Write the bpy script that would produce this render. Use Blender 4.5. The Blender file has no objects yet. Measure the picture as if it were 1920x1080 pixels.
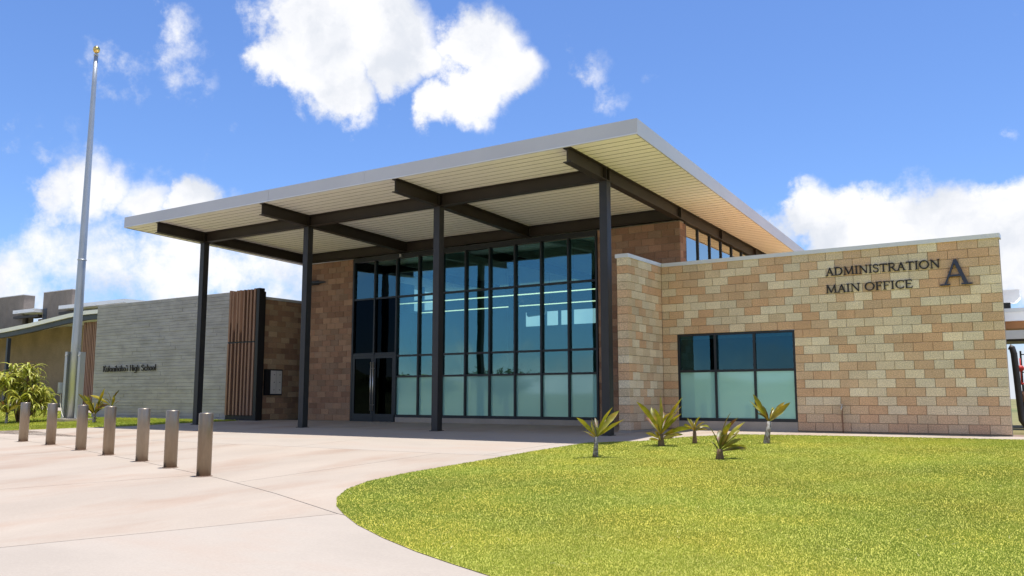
import bpy, bmesh, math, random
from mathutils import Vector, Matrix, Euler
from mathutils.geometry import delaunay_2d_cdt
import numpy as np
random.seed(7); np.random.seed(7)
R = math.radians
S = bpy.context.scene
COL = S.collection

# ------------------------------------------------------------------ camera
cam_d = bpy.data.cameras.new('camera'); cam = bpy.data.objects.new('camera', cam_d); COL.objects.link(cam)
cam_d.sensor_width = 36.0; cam_d.lens = 36.0*1622.35/1920.0
cam_d.clip_start = 0.1; cam_d.clip_end = 3000
CAM = Vector((9.3513, -21.3442, 0.7826)); YAW, PIT = -0.5853, 0.1264
cam.location = CAM
cam.rotation_euler = Euler((math.pi/2+PIT, 0, -YAW), 'XYZ')
S.camera = cam

# ------------------------------------------------------------------ sky, sun, exposure
SUN_EL = R(84.0); SUN_H = Vector((0.85, 0.527))          # tropical noon sun, almost overhead, a little to the right and behind
sun_dir = Vector((SUN_H.x*math.cos(SUN_EL), SUN_H.y*math.cos(SUN_EL), math.sin(SUN_EL)))
sl = bpy.data.lights.new('sun', 'SUN'); sl.energy = 5.0; sl.angle = R(0.53); sl.color = (1.0, 0.955, 0.88)
so = bpy.data.objects.new('sun', sl); COL.objects.link(so)
so.rotation_euler = sun_dir.to_track_quat('Z', 'Y').to_euler(); so.location = (0, 0, 40)
S.view_settings.view_transform = 'Standard'; S.view_settings.look = 'None'
S.view_settings.gamma = 1.0; S.view_settings.exposure = 0.58; S.view_settings.use_curve_mapping = False
S.render.engine = 'CYCLES'
S.cycles.max_bounces = 10; S.cycles.diffuse_bounces = 5; S.cycles.glossy_bounces = 4; S.cycles.transparent_max_bounces = 12
S.cycles.use_denoising = True
S.cycles.sample_clamp_indirect = 6.0

W = bpy.data.worlds.new('World'); S.world = W; W.use_nodes = True
wn, wl = W.node_tree.nodes, W.node_tree.links
wn.clear()
def WN(t, **k):
    n = wn.new(t)
    for a, b in k.items(): setattr(n, a, b)
    return n
def wmath(op, a, b=None, c=None):
    n = WN('ShaderNodeMath', operation=op)
    for i, v in enumerate((a, b, c)):
        if v is None: continue
        if isinstance(v, (int, float)): n.inputs[i].default_value = v
        else: wl.new(v, n.inputs[i])
    return n.outputs[0]
def wrange(v, a, b, c, d, smooth=True):
    n = WN('ShaderNodeMapRange', interpolation_type='SMOOTHSTEP' if smooth else 'LINEAR', clamp=True)
    wl.new(v, n.inputs[0])
    for i, x in enumerate((a, b, c, d)): n.inputs[i+1].default_value = x
    return n.outputs[0]
sky = WN('ShaderNodeTexSky', sky_type='NISHITA', sun_disc=False, sun_elevation=SUN_EL,
         sun_rotation=math.atan2(SUN_H.x, SUN_H.y), altitude=50, air_density=1.0, dust_density=0.6, ozone_density=3.0)
tc = WN('ShaderNodeTexCoord')
DIRV = tc.outputs['Generated']
def wnoise(vec, scale, detail, rough=0.55):
    n = WN('ShaderNodeTexNoise'); wl.new(vec, n.inputs['Vector'])
    n.inputs['Scale'].default_value = scale; n.inputs['Detail'].default_value = detail; n.inputs['Roughness'].default_value = rough
    return n
nw = wnoise(DIRV, 9.0, 9.0, 0.62)
sub = WN('ShaderNodeVectorMath', operation='SUBTRACT'); wl.new(nw.outputs['Color'], sub.inputs[0]); sub.inputs[1].default_value = (.5, .5, .5)
scl = WN('ShaderNodeVectorMath', operation='SCALE'); wl.new(sub.outputs[0], scl.inputs[0]); scl.inputs['Scale'].default_value = 0.10
wv = WN('ShaderNodeVectorMath', operation='ADD'); wl.new(DIRV, wv.inputs[0]); wl.new(scl.outputs[0], wv.inputs[1])
WARP = wv.outputs[0]
BLOBS = [(-0.668,0.631,0.394,0.075,1.00), (-0.620,0.676,0.398,0.073,1.00), (-0.638,0.632,0.440,0.097,1.00), (-0.670,0.650,0.358,0.053,1.00),
(-0.700,0.621,0.352,0.044,0.90), (-0.620,0.695,0.365,0.050,0.95), (-0.718,0.602,0.350,0.026,0.80), (-0.660,0.674,0.333,0.036,0.75),
(-0.541,0.746,0.389,0.050,1.00), (-0.558,0.755,0.346,0.051,1.00), (-0.527,0.768,0.365,0.042,1.00), (-0.587,0.740,0.329,0.036,0.80), (-0.502,0.785,0.363,0.021,0.60),
(-0.757,0.529,0.383,0.040,0.43), (-0.774,0.530,0.347,0.055,0.45), (-0.804,0.490,0.337,0.050,0.42), (-0.763,0.553,0.334,0.03,0.43),
(-0.445,0.811,0.380,0.042,0.44), (-0.430,0.838,0.336,0.040,0.38), (-0.443,0.819,0.364,0.03,0.42), (-0.592,0.715,0.372,0.035,0.9), (-0.759,0.511,0.403,0.022,0.40),
(-0.848,0.483,0.214,0.042,0.74), (-0.864,0.460,0.205,0.033,0.72), (-0.832,0.506,0.215,0.032,0.71), (-0.814,0.540,0.200,0.030,0.71),
(-0.790,0.576,0.205,0.034,0.85), (-0.858,0.448,0.251,0.036,0.42), (-0.872,0.418,0.255,0.026,0.45), (-0.821,0.533,0.202,0.040,0.70),
(-0.819,0.553,0.153,0.10,0.66), (-0.863,0.486,0.140,0.09,0.64), (-0.761,0.635,0.133,0.10,0.68), (-0.890,0.443,0.109,0.09,0.66), (-0.784,0.593,0.182,0.055,0.5),
(-0.250,0.948,0.197,0.041,0.90), (-0.215,0.959,0.183,0.046,0.95), (-0.178,0.967,0.184,0.045,0.95), (-0.148,0.973,0.176,0.062,1.00), (-0.104,0.979,0.174,0.060,1.00),
(-0.056,0.983,0.173,0.059,1.00), (-0.222,0.963,0.153,0.069,0.90), (-0.279,0.943,0.179,0.035,0.70), (-0.049,0.963,0.264,0.016,0.35), (-0.027,0.990,0.138,0.073,0.95),
(-0.678,0.725,0.121,0.061,0.95), (-0.615,0.783,0.095,0.061,0.90), (-0.555,0.827,0.089,0.068,0.90), (-0.487,0.869,0.089,0.068,0.90), (-0.394,0.912,0.112,0.073,0.90), (-0.321,0.938,0.134,0.060,0.85)]
tot = None
for x, y, z, r, w in BLOBS:                              # cumulus heaps, each at its own bearing in the sky
    dn = WN('ShaderNodeVectorMath', operation='DISTANCE'); wl.new(WARP, dn.inputs[0]); dn.inputs[1].default_value = (x, y, z)
    f = wrange(dn.outputs['Value'], 0, r*1.38, w*1.35 if w > .7 else w*1.05, 0)
    tot = f if tot is None else wmath('MAXIMUM', tot, f)
sep = WN('ShaderNodeSeparateXYZ'); wl.new(DIRV, sep.inputs[0])
ngen = wnoise(DIRV, 2.6, 3.0)                            # the same kind of clouds over the rest of the sky
gen = wrange(ngen.outputs['Fac'], 0.42, 0.66, 0.0, 0.95)
behind = wrange(sep.outputs['Y'], -0.15, 0.25, 1.0, 0.0)
low = wrange(sep.outputs['Z'], 0.05, 0.17, 0.85, 0.0)
gen = wmath('MULTIPLY', gen, wmath('MAXIMUM', behind, low))
tot = wmath('MAXIMUM', tot, gen)
tot = wmath('MAXIMUM', tot, wrange(sep.outputs['Z'], 0.015, 0.10, 0.72, 0.0))     # far cloud deck along the horizon
nf = wnoise(DIRV, 18.0, 14.0, 0.64)
fb = wmath('MULTIPLY_ADD', wmath('SUBTRACT', nf.outputs['Fac'], 0.5), 1.5, tot)
dens = wrange(fb, 0.24, 0.82, 0.0, 1.0)
nsh = wnoise(WARP, 8.0, 5.0)
shade = wrange(nsh.outputs['Fac'], 0.36, 0.60, 0.25, 1.0)
ccol = WN('ShaderNodeMix', data_type='RGBA'); wl.new(shade, ccol.inputs['Factor'])
SKYS = 0.10
CB = 0.70/SKYS
ccol.inputs['A'].default_value = (0.66*CB, 0.71*CB, 0.80*CB, 1); ccol.inputs['B'].default_value = (CB, CB, 1.02*CB, 1)
hsv = WN('ShaderNodeVectorMath', operation='MULTIPLY'); wl.new(sky.outputs[0], hsv.inputs[0]); hsv.inputs[1].default_value = (0.76, 0.94, 1.27)   # clear tropical air
mixw = WN('ShaderNodeMix', data_type='RGBA'); wl.new(dens, mixw.inputs['Factor'])
wl.new(hsv.outputs[0], mixw.inputs['A']); wl.new(ccol.outputs['Result'], mixw.inputs['B'])
bg = WN('ShaderNodeBackground'); bg.inputs['Strength'].default_value = SKYS; wl.new(mixw.outputs['Result'], bg.inputs['Color'])
wo = WN('ShaderNodeOutputWorld'); wl.new(bg.outputs[0], wo.inputs['Surface'])

# ------------------------------------------------------------------ materials
MATS = {}
def mat(name, col, rough=0.75, metal=0.0, var=0.12, vscale=1.2, grain=0.0, gscale=80.0, bump=0.0, bscale=60.0, bdist=0.004,
        col2=None, mscale=2.0, mlo=.42, mhi=.62, objcol=False, attr=None, spec=0.4, trans=0.0, stretch=None):
    m = bpy.data.materials.new(name); m.use_nodes = True; MATS[name] = m
    n, l = m.node_tree.nodes, m.node_tree.links
    p = n['Principled BSDF']; p.inputs['Roughness'].default_value = rough; p.inputs['Metallic'].default_value = metal
    p.inputs['Specular IOR Level'].default_value = spec
    geo = n.new('ShaderNodeNewGeometry'); vec = geo.outputs['Position']
    if stretch:
        vm = n.new('ShaderNodeVectorMath'); vm.operation = 'MULTIPLY'; l.new(vec, vm.inputs[0]); vm.inputs[1].default_value = stretch; vec = vm.outputs[0]
    def noise(s, d, r=.55):
        t = n.new('ShaderNodeTexNoise'); l.new(vec, t.inputs['Vector']); t.inputs['Scale'].default_value = s
        t.inputs['Detail'].default_value = d; t.inputs['Roughness'].default_value = r; return t.outputs['Fac']
    def rng(v, a, b, c, d):
        t = n.new('ShaderNodeMapRange'); l.new(v, t.inputs[0])
        for i, x in enumerate((a, b, c, d)): t.inputs[i+1].default_value = x
        return t.outputs[0]
    def mul(c, f):
        t = n.new('ShaderNodeVectorMath'); t.operation = 'SCALE'; l.new(c, t.inputs[0]); l.new(f, t.inputs['Scale']); return t.outputs[0]
    if objcol:
        oi = n.new('ShaderNodeObjectInfo'); c = oi.outputs['Color']
    elif attr:
        at = n.new('ShaderNodeAttribute'); at.attribute_name = attr; c = at.outputs['Color']
    else:
        rgb = n.new('ShaderNodeRGB'); rgb.outputs[0].default_value = (*col, 1); c = rgb.outputs[0]
    if col2:
        mx = n.new('ShaderNodeMix'); mx.data_type = 'RGBA'; l.new(rng(noise(mscale, 6), mlo, mhi, 0, 1), mx.inputs['Factor'])
        l.new(c, mx.inputs['A']); mx.inputs['B'].default_value = (*col2, 1); c = mx.outputs['Result']
    if var: c = mul(c, rng(noise(vscale, 5), .3, .7, 1-var, 1+var))
    if grain: c = mul(c, rng(noise(gscale, 3, .7), .3, .7, 1-grain, 1+grain))
    l.new(c, p.inputs['Base Color'])
    if bump:
        b = n.new('ShaderNodeBump'); b.inputs['Strength'].default_value = bump; b.inputs['Distance'].default_value = bdist
        l.new(noise(bscale, 4, .6), b.inputs['Height']); l.new(b.outputs[0], p.inputs['Normal'])
    if trans:
        tr = n.new('ShaderNodeBsdfTranslucent'); l.new(c, tr.inputs['Color'])
        ms = n.new('ShaderNodeMixShader'); ms.inputs[0].default_value = trans
        l.new(p.outputs[0], ms.inputs[1]); l.new(tr.outputs[0], ms.inputs[2]); l.new(ms.outputs[0], n['Material Output'].inputs['Surface'])
    return m
mat('block', None, .92, objcol=True, var=.09, vscale=1.7, grain=.34, gscale=42, bump=.55, bscale=70, spec=.2)
mat('block_attr', None, .92, attr='col', var=.10, vscale=1.7, grain=.34, gscale=42, bump=.55, bscale=70, spec=.2)
mat('mortar', (.24, .20, .145), .95, grain=.15)
mat('concrete_wall', (.35, .345, .36), 0.9, var=.07, vscale=1.1, grain=.10, gscale=30, bump=.5, bscale=35, col2=(.29, .287, .297), mscale=1.3, spec=.2, stretch=(1, 1, 2.5))
mat('plaza', (.330, .280, .233), .85, var=.08, vscale=.7, grain=.06, gscale=60, bump=.25, bscale=90, bdist=.002, col2=(.285, .203, .152), mscale=.8, mlo=.50, mhi=.78, spec=.25, stretch=(1, .45, 1))
mat('plaza_b', (.335, .292, .250), .85, var=.08, vscale=.9, grain=.06, gscale=60, bump=.25, bscale=90, bdist=.002, col2=(.30, .235, .19), mscale=.9, mlo=.50, mhi=.78, spec=.25, stretch=(.5, 1, 1))
mat('joint_dirt', (.19, .13, .10), .95, grain=.2)
mat('sill', (.34, .30, .26), .9, grain=.1, bump=.2)
mat('lawn_soil', (.30, .305, .05), .95, var=.15, vscale=1.2, grain=.2, gscale=70, col2=(.36, .32, .045), mscale=.8)
mat('grass', None, .6, attr='col', var=.22, vscale=.55, trans=.48, spec=.2)
mat('field', (.20, .17, .07), .95, var=.3, vscale=.05, grain=.2, gscale=2, col2=(.10, .12, .035), mscale=.03)
mat('soffit', (.84, .82, .75), .55, var=.04, vscale=.6, spec=.3)
mat('groove_shade', (.28, .26, .21), .8)  # shadow lines in the soffit grooves, painted as a dark tone
mat('fascia', (.52, .515, .51), .45, metal=.25, var=.05, vscale=.5, bump=.15, bscale=1.2, bdist=.02)
mat('coping', (.66, .66, .65), .4, metal=.25, var=.05)
mat('steel', (.028, .021, .016), .5, var=.15, vscale=2, spec=.4)
mat('column_steel', (.024, .023, .023), .45, var=.15, vscale=2, bump=.1, bscale=60, spec=.4)
mat('frame', (.016, .019, .022), .4, var=.1, spec=.4)
mat('wing_roof', (.62, .37, .18), .9, var=.1)
mat('roof_top', (.6, .6, .6), .7)
mat('fin_wood', (.25, .145, .10), .7, var=.2, vscale=2, grain=.15, gscale=25, bump=.3, bscale=30, stretch=(6, 6, .5))
mat('fin_back', (.02, .018, .016), .8)
mat('bollard', (.31, .262, .21), .40, metal=.85, var=.18, vscale=3, grain=.06, gscale=30, bump=.12, bscale=14, bdist=.006, stretch=(1, 1, .25), col2=(.24, .19, .14), mscale=1.4)
mat('bollard_cap', (.36, .32, .27), .35, metal=.8, var=.15)
mat('pole_metal', (.42, .45, .48), .42, metal=.6, var=.06)
mat('pole_box', (.50, .53, .58), .5, metal=.2)
mat('gold', (.75, .52, .18), .22, metal=1.0, var=.05)
mat('rope', (.55, .52, .45), .9)
mat('letter', (.020, .016, .014), .45, var=.1)
mat('letter_gloss', (.022, .017, .022), .22, var=.1, spec=.7)
mat('interior', (.16, .22, .23), .8, var=.08)
mat('interior_floor', (.16, .16, .16), .5)
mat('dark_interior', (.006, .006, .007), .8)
mat('white_panel', (.62, .60, .55), .6)
mat('black', (.012, .012, .013), .55)
mat('steel_bright', (.62, .60, .56), .3, metal=.9)
mat('copper_pipe', (.23, .12, .07), .6, grain=.2, gscale=20)
mat('dark_pipe', (.030, .026, .024), .5)
mat('red_paint', (.45, .03, .025), .5)
mat('leaf', (.19, .19, .014), .40, var=.4, vscale=7, col2=(.30, .20, .02), mscale=5, mlo=.45, mhi=.65, trans=.32, spec=.45)
mat('leaf_dark', (.11, .12, .025), .45, var=.3, vscale=9, col2=(.15, .06, .025), mscale=5, mlo=.45, mhi=.6, trans=.25, spec=.45)
mat('leaf_gold', (.50, .40, .06), .45, var=.25, vscale=9, trans=.3, spec=.4)
mat('leaf_hala', (.33, .37, .05), .5, var=.3, vscale=7, col2=(.46, .43, .09), mscale=4, trans=.3, spec=.4)
mat('stem', (.14, .09, .05), .9, grain=.3, gscale=40, bump=.5, bscale=50)
mat('stem_pale', (.30, .29, .27), .9, grain=.3, gscale=40, bump=.5, bscale=50, col2=(.09, .06, .04), mscale=12)
mat('stem_base', (.07, .05, .03), .95, grain=.3)
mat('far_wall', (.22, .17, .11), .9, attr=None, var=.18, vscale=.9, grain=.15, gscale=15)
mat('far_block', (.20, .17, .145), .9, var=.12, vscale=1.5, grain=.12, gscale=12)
mat('white_roof', (.78, .78, .77), .5, var=.04)
mat('blue_grey_steel', (.035, .045, .06), .5)
mat('brown_soffit', (.35, .16, .06), .7)
mat('tree_leaf', (.055, .075, .02), .7, var=.3, vscale=.8, trans=.2)
mat('bark', (.10, .075, .055), .95, grain=.3, gscale=10)
def glass(name, tint, refl, rough=0.0, add=0.0):
    m = bpy.data.materials.new(name); m.use_nodes = True; MATS[name] = m
    n, l = m.node_tree.nodes, m.node_tree.links; n.remove(n['Principled BSDF'])
    t = n.new('ShaderNodeBsdfTransparent'); t.inputs['Color'].default_value = (*tint, 1)
    g = n.new('ShaderNodeBsdfGlossy'); g.inputs['Roughness'].default_value = rough; g.inputs['Color'].default_value = (*refl, 1)
    geo = n.new('ShaderNodeNewGeometry'); ns = n.new('ShaderNodeTexNoise'); l.new(geo.outputs['Position'], ns.inputs['Vector'])
    ns.inputs['Scale'].default_value = .9; ns.inputs['Detail'].default_value = 1
    b = n.new('ShaderNodeBump'); b.inputs['Strength'].default_value = .25; b.inputs['Distance'].default_value = .012
    l.new(ns.outputs['Fac'], b.inputs['Height']); l.new(b.outputs[0], g.inputs['Normal'])
    fr = n.new('ShaderNodeFresnel'); fr.inputs['IOR'].default_value = 1.5
    ad = n.new('ShaderNodeMath'); ad.operation = 'ADD'; ad.use_clamp = True; l.new(fr.outputs[0], ad.inputs[0]); ad.inputs[1].default_value = add
    mx = n.new('ShaderNodeMixShader'); l.new(ad.outputs[0], mx.inputs[0]); l.new(t.outputs[0], mx.inputs[1]); l.new(g.outputs[0], mx.inputs[2])
    l.new(mx.outputs[0], n['Material Output'].inputs['Surface'])
    return m
glass('tinted_glass', (.62, .86, .86), (.30, .52, .56), add=.20)
glass('window_glass', (.40, .58, .60), (.15, .33, .42), add=.16)
glass('dark_glass', (.06, .08, .09), (.10, .14, .17), add=.0)
glass('clear_glass', (.6, .7, .68), (.88, .88, .80), add=.5)
def frosted():
    m = bpy.data.materials.new('frosted_glass'); m.use_nodes = True; MATS['frosted_glass'] = m
    n, l = m.node_tree.nodes, m.node_tree.links; p = n['Principled BSDF']
    p.inputs['Base Color'].default_value = (.40, .80, .73, 1); p.inputs['Roughness'].default_value = .55
    g = n.new('ShaderNodeBsdfGlossy'); g.inputs['Color'].default_value = (.6, .9, .9, 1); g.inputs['Roughness'].default_value = .04
    tr = n.new('ShaderNodeBsdfTranslucent'); tr.inputs['Color'].default_value = (.25, .45, .42, 1)
    m1 = n.new('ShaderNodeMixShader'); m1.inputs[0].default_value = .3; l.new(p.outputs[0], m1.inputs[1]); l.new(tr.outputs[0], m1.inputs[2])
    fr = n.new('ShaderNodeFresnel'); fr.inputs['IOR'].default_value = 1.5
    ad = n.new('ShaderNodeMath'); ad.operation = 'ADD'; l.new(fr.outputs[0], ad.inputs[0]); ad.inputs[1].default_value = .10
    m2 = n.new('ShaderNodeMixShader'); l.new(ad.outputs[0], m2.inputs[0]); l.new(m1.outputs[0], m2.inputs[1]); l.new(g.outputs[0], m2.inputs[2])
    l.new(m2.outputs[0], n['Material Output'].inputs['Surface'])
frosted()
def lamp(name, col, st):
    m = bpy.data.materials.new(name); m.use_nodes = True; MATS[name] = m
    p = m.node_tree.nodes['Principled BSDF']; p.inputs['Emission Color'].default_value = (*col, 1); p.inputs['Emission Strength'].default_value = st
lamp('tube_light', (1, .80, .50), 1.7)

# ------------------------------------------------------------------ helpers
class MB:
    def __init__(s): s.v = []; s.f = []; s.c = []
    def add(s, vs, fs, c=None):
        o = len(s.v); s.v += [tuple(v) for v in vs]; s.f += [tuple(i+o for i in f) for f in fs]; s.c += [c]*len(fs); return s
    def box(s, x0, x1, y0, y1, z0, z1, c=None):
        return s.add([(x0,y0,z0),(x1,y0,z0),(x1,y1,z0),(x0,y1,z0),(x0,y0,z1),(x1,y0,z1),(x1,y1,z1),(x0,y1,z1)],
                     [(0,3,2,1),(4,5,6,7),(0,1,5,4),(1,2,6,5),(2,3,7,6),(3,0,4,7)], c)
    def hexa(s, p, c=None):   # 8 points ordered like box
        return s.add(p, [(0,3,2,1),(4,5,6,7),(0,1,5,4),(1,2,6,5),(2,3,7,6),(3,0,4,7)], c)
    def block(s, axis, a0, a1, d, z0, z1, depth=.09, ch=.006, c=None):
        # masonry unit with chamfered front arris. axis 'x': runs along x, front at y=d facing -y; 'y': runs along y, front at x=d facing +x
        fr = [(a0,0,z0),(a1,0,z0),(a1,0,z1),(a0,0,z1)]
        fi = [(a0+ch,1,z0+ch),(a1-ch,1,z0+ch),(a1-ch,1,z1-ch),(a0+ch,1,z1-ch)]
        bk = [(a0,2,z0),(a1,2,z0),(a1,2,z1),(a0,2,z1)]
        off = {0: ch, 1: 0.0, 2: depth}
        def P(q):
            a, k, z = q
            return (a, d+off[k], z) if axis == 'x' else (d-off[k], a, z)
        vs = [P(q) for q in fi+fr+bk]
        fs = [(0,1,2,3)] + [((i+1)%4, i, i+4, (i+1)%4+4) for i in range(4)] + [((i+1)%4+4, i+4, i+8, (i+1)%4+8) for i in range(4)]
        if axis == 'y': pass
        return s.add(vs, fs, c)
    def cyl(s, p0, p1, r0, r1=None, n=12, cap=True, c=None):
        r1 = r0 if r1 is None else r1
        p0, p1 = Vector(p0), Vector(p1); d = (p1-p0).normalized()
        a = d.orthogonal().normalized(); b = d.cross(a)
        vs = []
        for p, r in ((p0, r0), (p1, r1)):
            for i in range(n):
                t = 2*math.pi*i/n; vs.append(p+r*(math.cos(t)*a+math.sin(t)*b))
        fs = [(i, (i+1)%n, (i+1)%n+n, i+n) for i in range(n)]
        if cap: fs += [tuple(range(n-1, -1, -1)), tuple(range(n, 2*n))]
        return s.add(vs, fs, c)
    def tube(s, pts, r, n=8, c=None):
        pts = [Vector(p) for p in pts]; rs = r if isinstance(r, (list, tuple)) else [r]*len(pts)
        vs = []; ref = None
        for i, p in enumerate(pts):
            d = (pts[min(i+1, len(pts)-1)]-pts[max(i-1, 0)]).normalized()
            a = (ref - ref.dot(d)*d).normalized() if ref else d.orthogonal().normalized()
            ref = a; b = d.cross(a)
            for k in range(n):
                t = 2*math.pi*k/n; vs.append(p+rs[i]*(math.cos(t)*a+math.sin(t)*b))
        fs = [(j*n+k, j*n+(k+1)%n, (j+1)*n+(k+1)%n, (j+1)*n+k) for j in range(len(pts)-1) for k in range(n)]
        fs += [tuple(range(n-1, -1, -1)), tuple(range((len(pts)-1)*n, len(pts)*n))]
        return s.add(vs, fs, c)
    def lathe(s, prof, cx=0, cy=0, n=24, c=None):
        vs = []; 
        for r, z in prof:
            for k in range(n): t = 2*math.pi*k/n; vs.append((cx+r*math.cos(t), cy+r*math.sin(t), z))
        fs = [(j*n+k, j*n+(k+1)%n, (j+1)*n+(k+1)%n, (j+1)*n+k) for j in range(len(prof)-1) for k in range(n)]
        fs += [tuple(range(n-1, -1, -1)), tuple(range((len(prof)-1)*n, len(prof)*n))]
        return s.add(vs, fs, c)
    def mesh(s, name, m, smooth=False):
        me = bpy.data.meshes.new(name); me.from_pydata(s.v, [], s.f); me.materials.append(MATS[m])
        if any(c is not None for c in s.c):
            at = me.color_attributes.new('col', 'FLOAT_COLOR', 'CORNER'); buf = []
            for f, c in zip(s.f, s.c): buf += [*(c or (.3, .3, .3)), 1.0]*len(f)
            at.data.foreach_set('color', buf)
        bm = bmesh.new(); bm.from_mesh(me); bmesh.ops.recalc_face_normals(bm, faces=bm.faces); bm.to_mesh(me); bm.free()
        if smooth: me.shade_smooth() if smooth is True else me.shade_auto_smooth() if hasattr(me, 'shade_auto_smooth') else me.shade_smooth()
        return me
    def build(s, name, m, parent=None, smooth=False, **k):
        return link(name, s.mesh(name, m, smooth), parent, **k)
def link(name, me, parent=None, label=None, cat=None, group=None, kind=None, loc=None, rot=None, scale=None, color=None):
    o = bpy.data.objects.new(name, me); COL.objects.link(o)
    if parent is not None: o.parent = parent
    if loc is not None: o.location = loc
    if rot is not None: o.rotation_euler = rot
    if scale is not None: o.scale = scale
    if color is not None: o.color = color
    for a, v in (('label', label), ('category', cat), ('group', group), ('kind', kind)):
        if v: o[a] = v
    return o
def thing(name, label, cat, loc=(0, 0, 0), rz=0, group=None):
    return link(name, None, None, label, cat, group, None, loc, (0, 0, rz))
def bx(name, m, parent, *b, **k): return MB().box(*b).build(name, m, parent, **k)

def gz(x, y):                                            # the site rises gently towards the building
    if y > 1: z = -.018
    elif y > -3.4: z = -.03+.012*y
    else: z = max(-.07+.036*(y+3.4), -.9)
    if x < -26: z += .03*(-26-max(x, -60))
    return z
def inpoly(x, y, poly):
    r = False; j = len(poly)-1
    for i in range(len(poly)):
        (xi, yi), (xj, yj) = poly[i], poly[j]
        if (yi > y) != (yj > y) and x < (xj-xi)*(y-yi)/(yj-yi)+xi: r = not r
        j = i
    return r
def sheet(poly, zoff, step=1.0, thick=0.0):
    # outline resampled, filled with a triangulated grid following the ground
    out = []
    for i in range(len(poly)):
        a, b = Vector(poly[i]), Vector(poly[(i+1) % len(poly)]); n = max(1, int((b-a).length/step))
        out += [a.lerp(b, k/n) for k in range(n)]
    xs = [p[0] for p in poly]; ys = [p[1] for p in poly]
    pts = list(out)
    x = min(xs)+step*.5
    while x < max(xs):
        y = min(ys)+step*.5
        while y < max(ys):
            if inpoly(x, y, poly) and min((Vector((x, y))-q).length for q in out) > step*.45: pts.append(Vector((x, y)))
            y += step
        x += step
    n = len(out)
    vv, ee, ff, *_ = delaunay_2d_cdt(pts, [(i, (i+1) % n) for i in range(n)], [], 1, 1e-5)
    mb = MB()
    mb.add([(p.x, p.y, gz(p.x, p.y)+zoff) for p in vv], [tuple(f) for f in ff])
    if thick:
        t = [(p.x, p.y, gz(p.x, p.y)+zoff) for p in out]; bt = [(a, b, c-thick) for a, b, c in t]
        mb.add(t+bt, [(i, (i+1) % n, (i+1) % n+n, i+n) for i in range(n)])
    return mb

# ------------------------------------------------------------------ ground, plaza, lawns
xs = sorted(set([-600, -300, -150, -90] + list(range(-60, 41, 2)) + [60, 100, 200, 400, 700]))
ys = sorted(set([-700, -400, -200, -120, -80, -60, -50] + [v for v in np.arange(-40, 30.1, 2)] + [-3.4, 1.0] + [50, 90, 150, 300, 600]))
mb = MB()
mb.add([(x, y, gz(x, y)-.06) for y in ys for x in xs],
       [(j*len(xs)+i, j*len(xs)+i+1, (j+1)*len(xs)+i+1, (j+1)*len(xs)+i) for j in range(len(ys)-1) for i in range(len(xs)-1)])
ground = mb.build('ground', 'field', label='dry grass field around the school buildings', kind='structure')

LAWN = [(.62,-5.35),(.56,-7.3),(.62,-8.7),(.64,-9.96),(.66,-11.1),(.80,-12.1),(1.13,-12.87),(1.58,-13.5),(2.05,-13.98),(2.55,-14.37),(3.15,-14.79),(3.87,-15.2),
        (4.52,-15.52),(5.1,-15.76),(5.6,-15.95),(7,-16.35),(9,-16.7),(14,-17.2),(30,-18),(30,-1.2),(8,-1.25),(4.2,-1.45),(2.6,-1.75),(2.0,-3.0),(1.5,-4.6),(.9,-5.1)]
LLAWN = [(-18.6,-7.6),(-17.5,-6.0),(-16.6,-5.1),(-16.2,-4.4),(-16.3,-.45),(-26.6,-.45),(-26.6,1.6),(-60,1.6),(-60,-22),(-30,-14.5),(-22,-9.6)]
plaza = sheet([(-62,-30),(40,-30),(40,1.5),(-17.4,1.5),(-17.4,-.42),(-26.7,-.42),(-26.7,4.0),(-62,4.0)], -.03, 2.0).build('plaza', 'joint_dirt', label='sunlit pale concrete forecourt with dark joints', kind='structure')
BL = [(-40,-6.6),(-26,-7.75),(-15.4,-9.25),(-11.42,-9.98),(-8.0,-10.9),(-5.2,-11.66),(-3.67,-12.14),(-1.5,-12.8),(.54,-13.55),(2.45,-14.36),(3.9,-14.75),(6,-15.3),(12,-16.2),(30,-17.2)]
def bly(x):
    for (x0, y0), (x1, y1) in zip(BL, BL[1:]):
        if x0 <= x <= x1: return y0+(y1-y0)*(x-x0)/(x1-x0)
    return BL[-1][1]
def shrink(poly, d=.007):
    c = [Vector(p) for p in poly]; area = sum(c[i].x*c[(i+1) % len(c)].y-c[(i+1) % len(c)].x*c[i].y for i in range(len(c)))
    sg = 1 if area > 0 else -1; out = []
    for i in range(len(c)):
        a, b, e = c[i-1], c[i], c[(i+1) % len(c)]
        d1 = (b-a).normalized(); d2 = (e-b).normalized()
        n1 = Vector((-d1.y, d1.x))*sg; n2 = Vector((-d2.y, d2.x))*sg
        nn = (n1+n2); nn = nn/ max(.3, nn.dot(n1)); out.append(b+nn*d)
    return [tuple(p) for p in out]
slabs = []
jx = [-17.35, -14.75, -9.9, -4.9, .1, 9.0]
for a, b in zip(jx, jx[1:]):
    slabs.append(([(a, -3.4), (b, -3.4), (b, 1.02 if b < 1 else -.004), (a, 1.02 if b < 1 else -.004)], 'plaza'))
jx2 = [-22.0, -14.75, -9.9, -4.9, .1, 9.0]
for a, b in zip(jx2, jx2[1:]):
    slabs.append(([(a, -8.32), (b, -8.32), (b, -3.4), (a, -3.4)], 'plaza_b' if a > -10 else 'plaza'))
jx3 = [-12.2, -6.7, -.9, 3.2]
for a, b in zip(jx3, jx3[1:]):
    mid = [(x, y) for x, y in BL if a+.2 < x < b-.2]
    slabs.append(([(a, bly(a))]+mid+[(b, bly(b)), (b, -8.32), (a, -8.32)], 'plaza'))
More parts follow.
